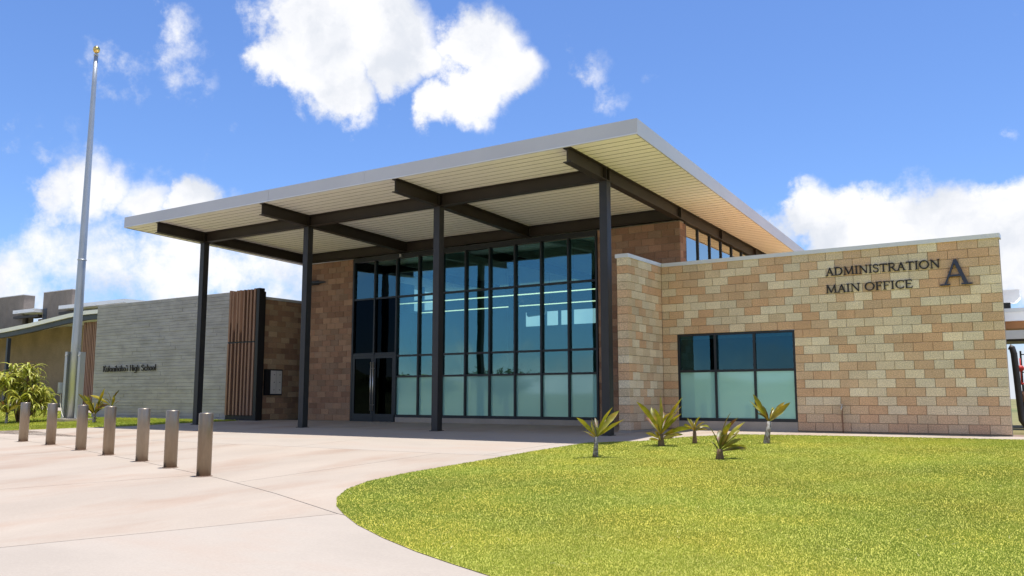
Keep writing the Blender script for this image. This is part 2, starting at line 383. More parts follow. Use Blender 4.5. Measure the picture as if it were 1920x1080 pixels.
slabs.append(([(-26, bly(-26)), (-15.4, bly(-15.4)), (-12.2, bly(-12.2)), (-12.2, -8.32), (-26, -5.4)], 'plaza'))
# in front of the bollards: radial joints
J = [((-40, bly(-40)), (-44, -30)), ((-15.0, bly(-15)), (-22.5, -30)), ((-8.87, bly(-8.87)), (-13.5, -30)), ((-2.24, bly(-2.24)), (-5.1, -30) if False else (-11.0, -30)), ((2.45, -14.36), (-3.4, -30) if False else (-5.6, -30)), ((14, bly(14)), (12, -30)), ((29.9, bly(29.9)), (38, -30))]
for (a0, a1), (b0, b1) in zip(J, J[1:]):
    mid = [(x, y) for x, y in BL if a0[0]+.2 < x < b0[0]-.2]
    slabs.append(([a1, b1, b0]+mid[::-1]+[a0], 'plaza' if b0[0] < 3 else 'plaza_b'))
for poly, m in slabs:
    sheet(shrink(poly), 0.0, 1.6, .028).build('slab', m, plaza)
pathway = sheet([(-60, 1.65), (-26.8, 1.65), (-26.8, 3.9), (-60, 3.9)], .002, 2.0).build('path', 'plaza_b', label='pale path along the distant curved roof building', kind='structure')
strip = sheet([(9.1, -1.15), (40, -1.15), (40, 1.4), (9.1, 1.4)], .002, 2.0).build('pavement', 'plaza_b', label='pale pavement strip beyond the right wall corner', kind='structure')
lawn1 = sheet(LAWN, .006, .8).build('lawn', 'lawn_soil', label='bright green lawn in front of the block wall', kind='structure')
lawn2 = sheet(LLAWN, .006, 1.0).build('lawn', 'lawn_soil', label='green lawn around the flagpole', kind='structure')

def grass(name, poly, n, label, h0, dmax):
    fw = Vector((math.sin(YAW), math.cos(YAW))); rt = Vector((math.cos(YAW), -math.sin(YAW)))
    P = []
    dmin = 6.0
    while len(P) < n:
        u = random.random(); d = dmin*(dmax/dmin)**(u**.85)
        t = random.uniform(-.68, .68)
        x = CAM.x+fw.x*d+rt.x*d*t; y = CAM.y+fw.y*d+rt.y*d*t
        if inpoly(x, y, poly): P.append((x, y, d))
    P = np.array(P); k = len(P); rs = np.random.rand
    ang = rs(k)*6.283; lean = rs(k)*.9; h = h0*(.5+.9*rs(k)); w = (.0014+.00030*P[:, 2])*(.7+.6*rs(k))
    z = np.array([gz(a, b) for a, b in P[:, :2]])+.005
    dx, dy = np.cos(ang), np.sin(ang); a2 = rs(k)*6.283
    base = np.stack([P[:, 0], P[:, 1], z], 1)
    v = np.empty((k, 3, 3))
    side = np.stack([dx*w, dy*w, 0*w], 1)
    v[:, 0] = base-side; v[:, 1] = base+side
    v[:, 2] = base+np.stack([np.cos(a2)*h*lean, np.sin(a2)*h*lean, h], 1)
    me = bpy.data.meshes.new(name); me.vertices.add(3*k); me.vertices.foreach_set('co', v.ravel())
    me.loops.add(3*k); me.loops.foreach_set('vertex_index', np.arange(3*k, dtype=np.int32))
    me.polygons.add(k); me.polygons.foreach_set('loop_start', np.arange(0, 3*k, 3, dtype=np.int32))
    me.update(calc_edges=True)
    at = me.color_attributes.new('col', 'FLOAT_COLOR', 'POINT')
    dry = (rs(k) < .04)[:, None]; m = rs(k)[:, None]
    c = np.where(dry, np.array([.58, .49, .16]), np.array([.325, .36, .052])*(1-m)+np.array([.365, .39, .066])*m)
    px, py = P[:, 0], P[:, 1]
    gr_ = .5+.25*np.sin(px*.9+1.3*np.sin(py*.5))+.25*np.sin(py*1.1+px*.4+np.sin(px*1.7))
    gr_ = np.clip(gr_*.6+.5*np.exp(-((px-2.6)**2+(py+12.6)**2)/5.0), 0, 1)[:, None]
    c = c*(1-gr_*np.array([.46, .26, .3]))
    ns = min(260, k)                                     # dry clippings lying on the turf
    sa = rs(ns)*6.283; sL = .05+.14*rs(ns); sv = np.stack([np.cos(sa)*sL, np.sin(sa)*sL, .012+0*sa], 1); b0 = base[:ns]+np.array([0, 0, .022])
    v[:ns, 0] = b0; v[:ns, 1] = b0+np.array([.004, .003, 0]); v[:ns, 2] = b0+sv
    me.vertices.foreach_set('co', v.ravel()); c[:ns] = np.array([.66, .60, .36])
    c4 = np.concatenate([np.repeat(c, 3, 0), np.ones((3*k, 1))], 1); at.data.foreach_set('color', c4.ravel())
    me.materials.append(MATS['grass'])
    return link(name, me, label=label, cat='grass', kind='stuff')
grass('grass', LAWN, 540000, 'short mown grass on the lawn before the block wall', .014, 40)
grass('grass', LLAWN, 60000, 'short mown grass around the flagpole', .045, 60)

# ------------------------------------------------------------------ administration building
ADM = thing('administration_building', 'tan block administration building with wide flat canopy roof and glass front', 'building')
BW, CH = .4064, .2032
PAL = {'L': (.69, .59, .425), 'T': (.60, .42, .265), 'M': (.61, .485, .325)}
def bcol(k, row=0, dust=True):
    c = Vector(PAL[k])
    f = random.uniform(.90, 1.09); j = random.uniform(-.025, .025)
    c = Vector((c[0]*f*(1+j), c[1]*f, c[2]*f*(1-j)))
    if k == 'T' and random.random() < .35: c = c.lerp(Vector((.60, .365, .21)), .6)
    if dust and row >= 17: c = c.lerp(Vector((.44, .28, .20)), .16*(row-16)*.8)     # red soil splashed on the lowest courses
    return (*c, 1)
H9 = ["T TMMTMLTTMMMTMTTLTTM", "LTTMLLTTLTLTTLLLTTT T", "M TTLLTTLTTLMTLMLMTTT", "LTTLTTTLLLTLLTLLTTL M", "T TLTTTMTTLTMLTLLTTTL",
      "LLLLLTTTLLLTLTLTTTL L", "M TLTMLTLLTLMLTTTLLLT", "TLTLLLLMLTLTTTLTTTT L", "M LTTTLTTTTTLLLLLTLLT"]
LOW = [("T", "T TTLTLLLTTM M"), ("TM", " LLTLLTTTLLT "), ("T", "T LLTLLTTTLT L"), ("MT", " TTLLLLTLLTT "), ("M", "T LLTTLLTLTL T"), ("MM", " TTTLLTLTLTL "),
       ("T", "T LLTMLTLTLT L"), ("MM", " TTTLLTTLTLL "), ("T", "M LLTTLTLTLT L"), ("MM", " MMMTTLTLLLT "), ("M", "T MTMTMTMTMT M"), ("TM", " TTTMMTTTMTM ")]
WY = 0.0
wallA = MB()
WX0, WX1, WZ0, WZ1 = BW, 8.5*BW, CH, 12*CH
for b in ((.003, WX0-.02, 0.02, .30, -.3, 21*CH), (WX1+.02, 19.5*BW-.006, .02, .30, -.3, 21*CH), (WX0-.02, WX1+.02, .021, .30, WZ1+.02, 21*CH), (WX0-.02, WX1+.02, .021, .30, -.3, 0.02)):
    wallA.box(*b)
wallA = wallA.build('wall', 'mortar', ADM, label='right wing wall of mixed tan and pale concrete blocks')
_bm = {}
def brick(w, x, z, k, row):
    key = round(w, 4)
    if key not in _bm: _bm[key] = MB().block('x', .004, w-.004, 0, .004, CH-.004).mesh('brick', 'block')
    link('brick', _bm[key], wallA, loc=(x, random.uniform(-.002, .002), z), color=bcol(k, row))
for r, s in enumerate(H9):
    z = (20-r)*CH; x = 0.0
    s2 = s.replace(' ', '|')
    a, b = s2.split('|')
    seq = [(BW/2, a)]+[(BW, c) for c in b] if len(a) == 1 else [(BW, c) for c in a]+[(BW/2, b)]
    for w, c in seq: brick(w, x, z, c, r); x += w
for i, (lf, rg) in enumerate(LOW):
    r = 9+i; z = (20-r)*CH
    x = 0.0
    for c in lf: w = BW/len(lf); brick(w, x, z, c, r); x += w
    x = WX1; p = rg.split(' ')
    seq = [(BW/2, p[0])] if p[0] else []
    seq += [(BW, c) for c in p[1]]
    if len(p) > 2 and p[2]: seq.append((BW/2, p[2]))
    for w, c in seq: brick(w, x, z, c, r); x += w
bx('sill', 'sill', ADM, WX0+.003, WX1-.003, -.004, .15, -.3, WZ0-.004)

# stub wall projecting at the left end of the wing
stub = bx('wall', 'mortar', ADM, -.285, -.02, -2.012, -.001, -.3, 21*CH, label='short projecting block wall end beside the last column')
mb = MB()
for r in range(21):
    z = (20-r)*CH; y = -2.032
    k = random.choice('LTTMM'); c = bcol(k, r)[:3]
    mb.block('x', -.301, -.004, -2.032, z+.004, z+CH-.004, .08, .005, c)
    first = BW if r % 2 else BW/2
    ws = [first]; 
    while sum(ws) < 2.032-.01: ws.append(min(BW, 2.032-sum(ws)))
    for i, w in enumerate(ws):
        cc = c if i == 0 else bcol(random.choice('LLTMM'), r)[:3]
        mb.block('y', y+.004+(.0 if i else .004), y+w-.004, .0, z+.004, z+CH-.004, .08, .005, cc); y += w
    mb.block('y', -2.02, -.03, -.305, z+.004, z+CH-.004, -.02, .0, c)
mb.build('bricks', 'block_attr', stub, kind='stuff')
bx('footing', 'sill', ADM, -.318, .014, -2.046, -.02, -.3, -.002)

# coping on wing and stub
mb = MB(); mb.box(.04, 19.5*BW+.03, -.03, .33, 21*CH-.012, 21*CH+.085); mb.build('coping', 'coping', ADM)
mb = MB(); mb.box(-.335, .03, -2.062, .32, 21*CH-.010, 21*CH+.088); mb.build('coping', 'coping', ADM)
bx('roof', 'wing_roof', ADM, .16, 6.7, .305, 10.4, 3.62, 3.70, label='flat sunlit tan roof behind the wing parapet')
bx('wall', 'mortar', ADM, 6.4, 6.68, .31, 10.4, -.3, 3.61, label='end wall of the wing')

# window of the wing
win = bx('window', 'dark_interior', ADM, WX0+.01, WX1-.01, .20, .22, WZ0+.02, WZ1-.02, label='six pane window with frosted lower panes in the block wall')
mb = MB(); f = .055
mb.box(WX0+.002, WX1-.002, .03, .12, WZ1-f, WZ1-.003); mb.box(WX0+.002, WX1-.002, .03, .12, WZ0+.003, WZ0+f+.02)
mb.box(WX0+.002, WX0+f, .031, .119, WZ0+f+.02, WZ1-f); mb.box(WX1-f, WX1-.002, .031, .119, WZ0+f+.02, WZ1-f)
mb.build('frame', 'frame', win)
vx = [WX0+f]+[WX0+(WX1-WX0)*i/3 for i in (1, 2)]+[WX1-f]
for x in vx[1:3]: bx('mullion', 'frame', win, x-.03, x+.03, .035, .115, WZ0+f+.02, WZ1-f)
ZM = 1.47
for i in range(3):
    a = vx[i]+(.03 if i else 0); b = vx[i+1]-(.03 if i < 2 else 0)
    bx('transom', 'frame', win, a, b, .036, .114, ZM-.03, ZM+.03)
    bx('pane', 'window_glass', win, a, b, .072, .080, ZM+.03, WZ1-f)
    bx('pane', 'frosted_glass', win, a, b, .070, .080, WZ0+f+.02, ZM-.03)
    bx('blind', 'white_panel', win, a+.01, b-.01, .10, .112, WZ1-f-.085, WZ1-f-.01)

# tall block mass
GY = 1.0
def zs(y): return 6.28-.033*(y+5.25)                     # underside of the roof deck, falling to the back
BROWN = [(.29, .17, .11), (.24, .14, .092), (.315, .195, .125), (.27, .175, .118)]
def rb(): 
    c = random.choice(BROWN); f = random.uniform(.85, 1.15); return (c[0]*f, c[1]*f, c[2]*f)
def blockwall(name, axis, a0, a1, d, z0, z1, parent, label=None, colf=rb, th=.3, single=None):
    cache = {}
    core = (a0+.002, a1-.002, d+.012, d+th) if axis == 'x' else (d-th, d-.012, a0+.002, a1-.002)
    w = bx(name, 'mortar', parent, *core, z0, z1, label=label)
    m = MB(); z = -.004; r = 0
    while z < z1-.03:
        x = a0; first = True
        zt = min(z+CH, z1)
        while x < a1-.02:
            wd = BW/2 if (first and r % 2) else BW
            first = False
            xe = min(x+wd, a1)
            if a1-xe < .06: xe = a1
            if single is not None and x < single:
                key = (round(xe-x, 3), round(zt-z, 3))
                if key not in cache: cache[key] = MB().block(axis, .004, xe-x-.004, 0, .004, zt-z-.004, .08, .006).mesh('brick', 'block')
                j = random.uniform(-.003, .003)
                link('brick', cache[key], w, loc=(x, d+j, z) if axis == 'x' else (d+j, x, z), color=(*colf(), 1)); x = xe; continue
            m.block(axis, x+.004, xe-.004, d+(random.uniform(-.003, .003)), z+.004, zt-.004, .08, .006, colf()); x = xe
        z += CH; r += 1
    m.build('bricks', 'block_attr', w, kind='stuff')
    return w
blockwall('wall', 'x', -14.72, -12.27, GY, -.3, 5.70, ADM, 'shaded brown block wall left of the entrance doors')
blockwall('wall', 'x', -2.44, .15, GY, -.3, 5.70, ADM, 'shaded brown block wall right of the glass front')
bx('wall', 'far_block', ADM, -14.72, -14.42, 1.31, 10.3, -.3, 4.45, label='left side wall of the hall')
# corner pier and clerestory above the wing roof
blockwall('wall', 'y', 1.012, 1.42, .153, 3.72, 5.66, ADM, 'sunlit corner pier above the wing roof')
clz = 5.58
cl = bx('clerestory_window', 'frame', ADM, .06, .13, 1.44, 10.2, 3.72, 3.80, label='strip of tall panes under the roof edge above the wing')
ym = [1.46, 2.42, 3.38, 4.34, 5.3, 6.26, 7.22, 8.18, 9.14, 10.1]
for a, b in zip(ym, ym[1:]):
    bx('mullion', 'frame', cl, .05, .14, a-.025, a+.025, 3.80, zs(a)-.36)
    bx('pane', 'clear_glass', cl, .092, .10, a+.025, b-.025, 3.80, zs(b)-.36)
# interior seen through the glass
bx('floor', 'interior_floor', ADM, -14.4, .05, 1.14, 10.2, -.05, .015)
def lw(n, *b): return bx(n, 'interior', ADM, *b)
lw('interior_wall', -14.40, -14.33, 1.32, 10.2, .016, 4.45)
lw('interior_wall', -14.40, -14.33, 1.32, 3.6, 4.451, 5.62)
for a, b in ((4.42, 4.72), (5.36, 6.85), (7.35, 7.55), (8.4, 10.2)): lw('interior_wall', -14.40, -14.33, a, b, 4.451, 5.55)
lw('interior_wall', -14.4, .05, 10.21, 10.32, .016, 3.85); lw('interior_wall', -14.4, .05, 10.21, 10.32, 4.47, 5.68)
for a, b in ((-14.4, -10.9), (-10.05, -9.82), (-9.22, -9.12), (-8.62, -8.5), (-7.42, -6.9), (-5.9, -5.8), (-4.8, -4.0), (-3.0, .05)): lw('interior_wall', a, b, 10.211, 10.319, 3.851, 4.469)
bx('interior_wall', 'interior', ADM, -.1, .04, 1.32, 10.2, .016, 3.70)
bx('interior_column', 'black', ADM, -9.2, -8.9, 6.4, 6.7, .016, 5.5)
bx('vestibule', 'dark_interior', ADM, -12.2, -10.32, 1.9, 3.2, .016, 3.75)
for (y, z, x0, x1) in ((4.0, 4.38, -14.2, -1.2), (7.0, 4.36, -14.2, -1.2)):
    lt = bx('pendant_light', 'black', ADM, x0, x1, y-.04, y+.04, z+.02, z+.09)
    bx('diffuser', 'tube_light', lt, x0+.02, x1-.02, y-.035, y+.035, z-.012, z+.018)
    for k in range(5):
        xx = x0+1+(x1-x0-2)*k/4; MB().cyl((xx, y, z+.09), (xx, y, zs(y)), .008, n=6).build('cable', 'black', lt)
for x in (-12.3, -7.4): bx('interior_beam', 'steel', ADM, x-.09, x+.09, 1.3, 10.2, zs(6)-.40, zs(6)-.12)
MB().tube([(-10.5, 9.9, 4.35), (-9.5, 9.5, 4.35), (-8.9, 8.5, 4.40), (-8.9, 4.5, 4.9)], .12, 8).build('duct', 'pole_metal', ADM, True)

# curtain wall
GX = [-12.2, -11.19, -10.19, -9.21, -8.22, -7.26, -6.31, -5.35, -4.39, -3.43, -2.48]
HZ = [.20, 1.50, 2.20, 4.22, 5.55]
CW = bx('curtain_wall', 'frame', ADM, GX[2], GX[-1]+.03, GY-.01, GY+.12, HZ[0]-.06, HZ[0]+.03, label='grid of tinted panes above frosted panes in dark frames')
bx('kerb', 'sill', ADM, GX[2]+.04, GX[-1]+.03, GY-.04, GY+.14, -.2, HZ[0]-.062)
mw = .03
for i, x in enumerate(GX):
    z0 = HZ[0]+.03 if i >= 2 else -.03
    bx('mullion', 'frame', CW, x-mw, x+mw, GY-.03, GY+.12, z0, HZ[-1])
bx('head', 'frame', CW, GX[0]-mw, GX[-1]+mw, GY-.028, GY+.12, HZ[-1], 5.705)
for i in range(10):
    a, b = GX[i]+mw, GX[i+1]-mw
    for k, z in enumerate(HZ[1:-1]):
        if i < 2 and k == 0: continue
        zz = z if not (i < 2 and k == 1) else 2.30
        bx('transom', 'frame', CW, a, b, GY-.012, GY+.118, zz-.03, zz+.03)
    for k in range(4):
        if i < 2 and k < 2: continue
        z0 = HZ[k]+.03 if not (i < 2 and k == 2) else 2.33
        tl = random.uniform(-.004, .004)
        m = 'frosted_glass' if k == 0 else ('dark_glass' if (i < 2 and k == 2) else 'tinted_glass')
        bx('pane', m, CW, a, b, GY+.05+tl, GY+.062+tl, z0, HZ[k+1]-.03)
for s, (a, b) in enumerate(((GX[0]+mw+.005, -11.197), (-11.183, GX[2]-mw-.005))):
    d = MB(); w = .10
    d.box(a, a+w, GY-.02, GY+.04, -.02, 2.265); d.box(b-w, b, GY-.02, GY+.04, -.02, 2.265)
    d.box(a+w, b-w, GY-.018, GY+.038, -.02, .24); d.box(a+w, b-w, GY-.018, GY+.038, 2.14, 2.265)
    d = d.build('door', 'frame', ADM)
    bx('pane', 'dark_glass', d, a+w, b-w, GY+.005, GY+.015, .24, 2.14)
    hx = b-.05 if s == 0 else a+.05
    h = MB().cyl((hx, GY-.085, .35), (hx, GY-.085, 2.02), .017, n=10)
    for z in (.55, 1.8): h.cyl((hx, GY-.085, z), (hx, GY-.02, z), .012, n=8)
    h.build('handle', 'steel_bright', d, True)

# steel: columns, beams
XC = [-14.75, -9.88, -4.90, .10]
YC = -3.4
for x in XC:
    c = MB(); h = .10
    zt = zs(YC)-.352
    c.box(x-h, x+h, YC-h, YC+h, gz(x, YC)+.016, zt)
    c = c.build('column', 'column_steel', ADM)
    bx('base_plate', 'column_steel', c, x-.135, x+.135, YC-.135, YC+.135, gz(x, YC)-.02, gz(x, YC)+.015)
    bx('cap_plate', 'steel', c, x-.12, x+.12, YC-.12, YC+.12, zt+.001, zt+.014)
def ibeam_y(x, y0, y1, depth=.335, fw=.10, name='beam'):
    m = MB()
    def sec(dx0, dx1, d0, d1):
        m.hexa([(x+dx0,y0,zs(y0)-d1),(x+dx1,y0,zs(y0)-d1),(x+dx1,y1,zs(y1)-d1),(x+dx0,y1,zs(y1)-d1),(x+dx0,y0,zs(y0)-d0),(x+dx1,y0,zs(y0)-d0),(x+dx1,y1,zs(y1)-d0),(x+dx0,y1,zs(y1)-d0)])
    sec(-fw, fw, .003, .020); sec(-fw, fw, depth-.018, depth); sec(-.010, .010, .020, depth-.018)
    return m.build(name, 'steel', ADM)
for i, x in enumerate(XC):
    b = ibeam_y(x, -5.19, GY+.14 if i < 3 else 10.4)
    for y in (YC-.09, YC+.09): bx('stiffener', 'steel', b, x-.09, x+.09, y-.006, y+.006, zs(y)-.318, zs(y)-.021)
    if i == 3:
        for y in (1.05, 4.3, 7.6): bx('stiffener', 'steel', b, x+.011, x+.095, y-.03, y+.03, zs(y)-.317, zs(y)-.022)
def ibeam_x(y, x0, x1, depth=.325, fw=.095):
    m = MB(); z = zs(y+fw)-.004
    m.box(x0, x1, y-fw, y+fw, z-.018, z); m.box(x0, x1, y-fw, y+fw, z-depth, z-depth+.018); m.box(x0, x1, y-.01, y+.01, z-depth+.018, z-.018)
    return m.build('girder', 'steel', ADM)
for y in (YC, GY+.02):
    for a, b in zip(XC, XC[1:]): ibeam_x(y, a+.102, b-.102)
bx('bracket', 'steel_bright', ADM, -9.98, -9.92, .86, .93, 5.56, 5.66)

# roof
RXL, RY0, RY1 = -16.45, -5.25, 11.0
def rxr(y): return 1.83-.047*(y-RY0)
roof = MB()
def rz(y): return zs(y)
roof.hexa([(RXL+.04,RY0+.04,rz(RY0)+.065),(rxr(RY0)-.04,RY0+.04,rz(RY0)+.065),(rxr(RY1)-.04,RY1-.04,rz(RY1)+.065),(RXL+.04,RY1-.04,rz(RY1)+.065),
           (RXL+.04,RY0+.04,rz(RY0)+.30),(rxr(RY0)-.04,RY0+.04,rz(RY0)+.30),(rxr(RY1)-.04,RY1-.04,rz(RY1)+.30),(RXL+.04,RY1-.04,rz(RY1)+.30)])
roof = roof.build('roof', 'roof_top', ADM, label='thin wide roof with pale metal edge and ribbed underside')
pitch = .25; y = RY0+.045
while y < RY1-.2:
    a, b = y+.010, y+pitch-.010
    z0, z1 = zs(a), zs(b); e = .016
    m = MB(); X0, X1, X2 = RXL+.045, rxr(a)-.045, rxr(b)-.045
    # trapezoid rib: flat pan with bevelled sides
    pr = [(y-.0005, .017), (y+.012, .017), (y+.014, 0), (y+pitch-.014, 0), (y+pitch-.012, .017), (y+pitch-.0005, .017)]
    vs = []
    for q, dz in pr: vs += [(X0, q, zs(q)+dz), (rxr(q)-.045, q, zs(q)+dz)]
    m.add(vs, [(2*k, 2*k+1, 2*k+3, 2*k+2) for k in range(5)])
    me = m.mesh('soffit_panel', 'soffit'); me.materials.append(MATS['groove_shade'])
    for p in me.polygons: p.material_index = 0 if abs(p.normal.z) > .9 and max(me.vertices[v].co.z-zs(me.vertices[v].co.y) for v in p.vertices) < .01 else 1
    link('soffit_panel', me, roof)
    y += pitch
FH = .345
fx = [RXL, -13.2, -9.55, -5.9, -2.1, rxr(RY0)]
for i, (a, b) in enumerate(zip(fx, fx[1:])):
    z = zs(RY0)-.012; t = random.uniform(-.003, .003)
    m = MB().box(a+(.002 if i else 0), b-.002, RY0+t, RY0+.03, z+.03, z+FH); m.build('fascia_panel', 'fascia', roof)
    MB().box(a+(.002 if i else 0), b-.002, RY0-.012+t, RY0+.032, z, z+.029).build('drip_edge', 'coping', roof)
fy = [RY0+.001, -1.6, 2.1, 5.8, 9.4, RY1]
for a, b in zip(fy, fy[1:]):
    A, Bq = a+.002, b-.002; za, zb = zs(A)-.012, zs(Bq)-.012
    MB().hexa([(rxr(A)-.03,A,za),(rxr(A),A,za),(rxr(Bq),Bq,zb),(rxr(Bq)-.03,Bq,zb),(rxr(A)-.03,A,za+FH),(rxr(A),A,za+FH),(rxr(Bq),Bq,zb+FH),(rxr(Bq)-.03,Bq,zb+FH)]).build('fascia_panel', 'fascia', roof)
    MB().hexa([(RXL,A+.032,za),(RXL+.03,A+.032,za),(RXL+.03,Bq,zb),(RXL,Bq,zb),(RXL,A+.032,za+FH),(RXL+.03,A+.032,za+FH),(RXL+.03,Bq,zb+FH),(RXL,Bq,zb+FH)]).build('fascia_panel', 'fascia', roof)
bx('fascia_panel', 'fascia', roof, RXL+.032, rxr(RY1)-.035, RY1-.03, RY1, zs(RY1)-.012, zs(RY1)+FH)

# wall light left of the doors
wlt = thing('wall_light', 'dark wedge shaped light on the shaded block wall left of the doors', 'light', (-14.05, GY, 4.98))
m = MB(); m.add([(-.34,-.04,-.10),(-.34,-.04,.10),(.46,-.03,.02),(.46,-.03,-.02),(-.30,-.34,-.05),(-.30,-.34,.05),(.40,-.05,.01),(.40,-.05,-.01)],
      [(0,1,2,3),(4,7,6,5),(0,4,5,1),(1,5,6,2),(2,6,7,3),(3,7,4,0)]); m.build('housing', 'blue_grey_steel', wlt)
bx('back_plate', 'black', wlt, -.30, .1, -.039, -.002, -.08, .08)
MB().cyl((-.22, -.30, -.02), (-.22, -.345, -.02), .03, n=10).build('lens', 'steel_bright', wlt)

# ------------------------------------------------------------------ lettering
def arc(cx, cy, rx, ry, a0, a1, n=12): return [(cx+rx*math.cos(R(a0+(a1-a0)*i/n)), cy+ry*math.sin(R(a0+(a1-a0)*i/n))) for i in range(n+1)]
K, T_ = .125, .065
def serif(x, y, w=.26): return ([(x-w/2, y), (x+w/2, y)], .05)
lo, hi = .025, .975
SER = {
 'A': (.74, [([(.37, .97), (.12, .03)], T_), ([(.37, .97), (.62, .03)], K), ([(.21, .36), (.53, .36)], T_), serif(.11, lo, .24), serif(.63, lo, .26)]),
 'D': (.80, [([(.15, 0), (.15, 1)], K), (([(.15, .97)]+arc(.36, .5, .34, .47, 90, -90)+[(.15, .03)]), .085), serif(.12, lo, .2), serif(.12, hi, .2), (arc(.36, .5, .34, .44, 50, -50), K)]),
 'M': (.98, [([(.14, .03), (.19, .97)], T_), ([(.2, .97), (.49, .05)], K), ([(.49, .05), (.78, .97)], T_), ([(.79, .97), (.84, .03)], K), serif(.14, lo, .22), serif(.84, lo, .26), serif(.17, hi, .14), serif(.81, hi, .14)]),
 'I': (.34, [([(.17, 0), (.17, 1)], K), serif(.17, lo), serif(.17, hi)]),
 'N': (.84, [([(.15, .03), (.15, .97)], T_), ([(.15, .97), (.69, .03)], K), ([(.69, .03), (.69, .97)], T_), serif(.15, lo, .22), serif(.69, hi, .22), serif(.10, hi, .14)]),
 'S': (.58, [(arc(.29, .74, .18, .22, 20, 270, 14), .09), (arc(.29, .28, .20, .25, 90, -160, 14), .09), ([(.46, .72), (.46, .93)], .04), ([(.10, .08), (.10, .28)], .04)]),
 'T': (.70, [([(.35, 0), (.35, 1)], K), ([(.05, .955), (.65, .955)], T_), serif(.35, lo), ([(.06, .95), (.05, .76)], .045), ([(.64, .95), (.65, .76)], .045)]),
 'R': (.72, [([(.15, 0), (.15, 1)], K), ([(.15, .97)]+arc(.34, .73, .20, .24, 90, -90)+[(.15, .49)], .08), ([(.32, .49), (.62, .03)], K), serif(.14, lo), serif(.12, hi, .2), serif(.64, lo, .16)]),
 'O': (.88, [(arc(.44, .5, .36, .46, 0, 360, 22), .09), (arc(.44, .5, .345, .42, -40, 40), .12), (arc(.44, .5, .345, .42, 140, 220), .12)]),
 'F': (.60, [([(.15, 0), (.15, 1)], K), ([(.12, .965), (.52, .965)], T_), ([(.15, .52), (.42, .52)], T_), serif(.15, lo), serif(.10, hi, .16), ([(.52, .96), (.53, .76)], .045), ([(.42, .43), (.42, .61)], .04)]),
 'C': (.76, [(arc(.45, .5, .36, .46, 50, 310, 18), .085), (arc(.45, .5, .345, .42, 140, 220), .12), ([(.68, .72), (.69, .94)], .05), ([(.67, .17), (.69, .26)], .05)]),
 'E': (.64, [([(.15, 0), (.15, 1)], K), ([(.12, .965), (.54, .965)], T_), ([(.15, .52), (.44, .52)], T_), ([(.12, .035), (.57, .035)], T_), serif(.10, hi, .16), ([(.54, .96), (.55, .78)], .045), ([(.57, .04), (.59, .25)], .045), ([(.44, .43), (.44, .61)], .04)]),
}
Ks = .13
SAN = {   # narrow upright face for the low sign
 'K': (.55, [([(.1, 0), (.1, 1)], Ks), ([(.12, .45), (.46, 1)], Ks), ([(.2, .55), (.48, 0)], Ks)]),
 'u': (.46, [([(.08, .62), (.08, .2)]+arc(.22, .2, .14, .18, 180, 360, 8)+[(.36, .62)], .11), ([(.36, .62), (.36, 0)], .11)]),
 'U': (.46, [([(.08, .62), (.08, .2)]+arc(.22, .2, .14, .18, 180, 360, 8)+[(.36, .62)], .11), ([(.36, .62), (.36, 0)], .11), ([(.06, .8), (.38, .8)], .08)]),
 'l': (.22, [([(.1, 0), (.1, 1)], Ks)]),
 'a': (.48, [(arc(.22, .31, .16, .28, 0, 360, 14), .11), ([(.38, .62), (.38, 0)], .11)]),
 'V': (.48, [(arc(.22, .31, .16, .28, 0, 360, 14), .11), ([(.38, .62), (.38, 0)], .11), ([(.06, .8), (.38, .8)], .08)]),
 'n': (.46, [([(.08, 0), (.08, .62)], .11), ([(.08, .42)]+arc(.22, .42, .14, .18, 180, 0, 8)+[(.36, 0)], .11)]),
 'i': (.20, [([(.09, 0), (.09, .62)], .11), ([(.09, .76), (.09, .9)], .12)]),
 'h': (.46, [([(.08, 0), (.08, 1)], .11), ([(.08, .42)]+arc(.22, .42, .14, .18, 180, 0, 8)+[(.36, 0)], .11)]),
 'k': (.44, [([(.08, 0), (.08, 1)], .11), ([(.1, .28), (.36, .62)], .10), ([(.18, .36), (.38, 0)], .10)]),
 'o': (.46, [(arc(.22, .31, .16, .28, 0, 360, 14), .11)]),
 "'": (.16, [([(.05, .8), (.10, 1)], .10)]),
 'H': (.58, [([(.1, 0), (.1, 1)], Ks), ([(.46, 0), (.46, 1)], Ks), ([(.1, .52), (.46, .52)], .11)]),
 'g': (.48, [(arc(.22, .31, .16, .28, 0, 360, 14), .11), ([(.38, .62), (.38, -.1)]+arc(.22, -.1, .16, .17, 0, -150, 8), .10)]),
 'S': (.52, [(arc(.25, .74, .17, .2, 30, 270, 12), .12), (arc(.25, .28, .18, .24, 90, -150, 12), .12)]),
 'c': (.44, [(arc(.23, .31, .17, .28, 50, 310, 12), .11)]),
}
def glyph(strokes, s, depth, bold=1.0, sx=1.0):
    m = MB(); n = 0
    for pts, w in strokes:
        w = w*bold
        for (x0, y0), (x1, y1) in zip(pts, pts[1:]):
            a = Vector((x0*sx, y0)); b = Vector((x1*sx, y1)); d = (b-a)
            if d.length < 1e-6: continue
            d.normalize(); nn = Vector((-d.y, d.x))*w/2
            e = d*(.02 if len(pts) > 2 else 0); a = a-e; b = b+e
            f = -depth-.0004*n; n = (n+1) % 9
            q = [a-nn, b-nn, b+nn, a+nn]
            m.hexa([(p.x*s, f, p.y*s) for p in q]+[(p.x*s, -.002, p.y*s) for p in q])
    return m
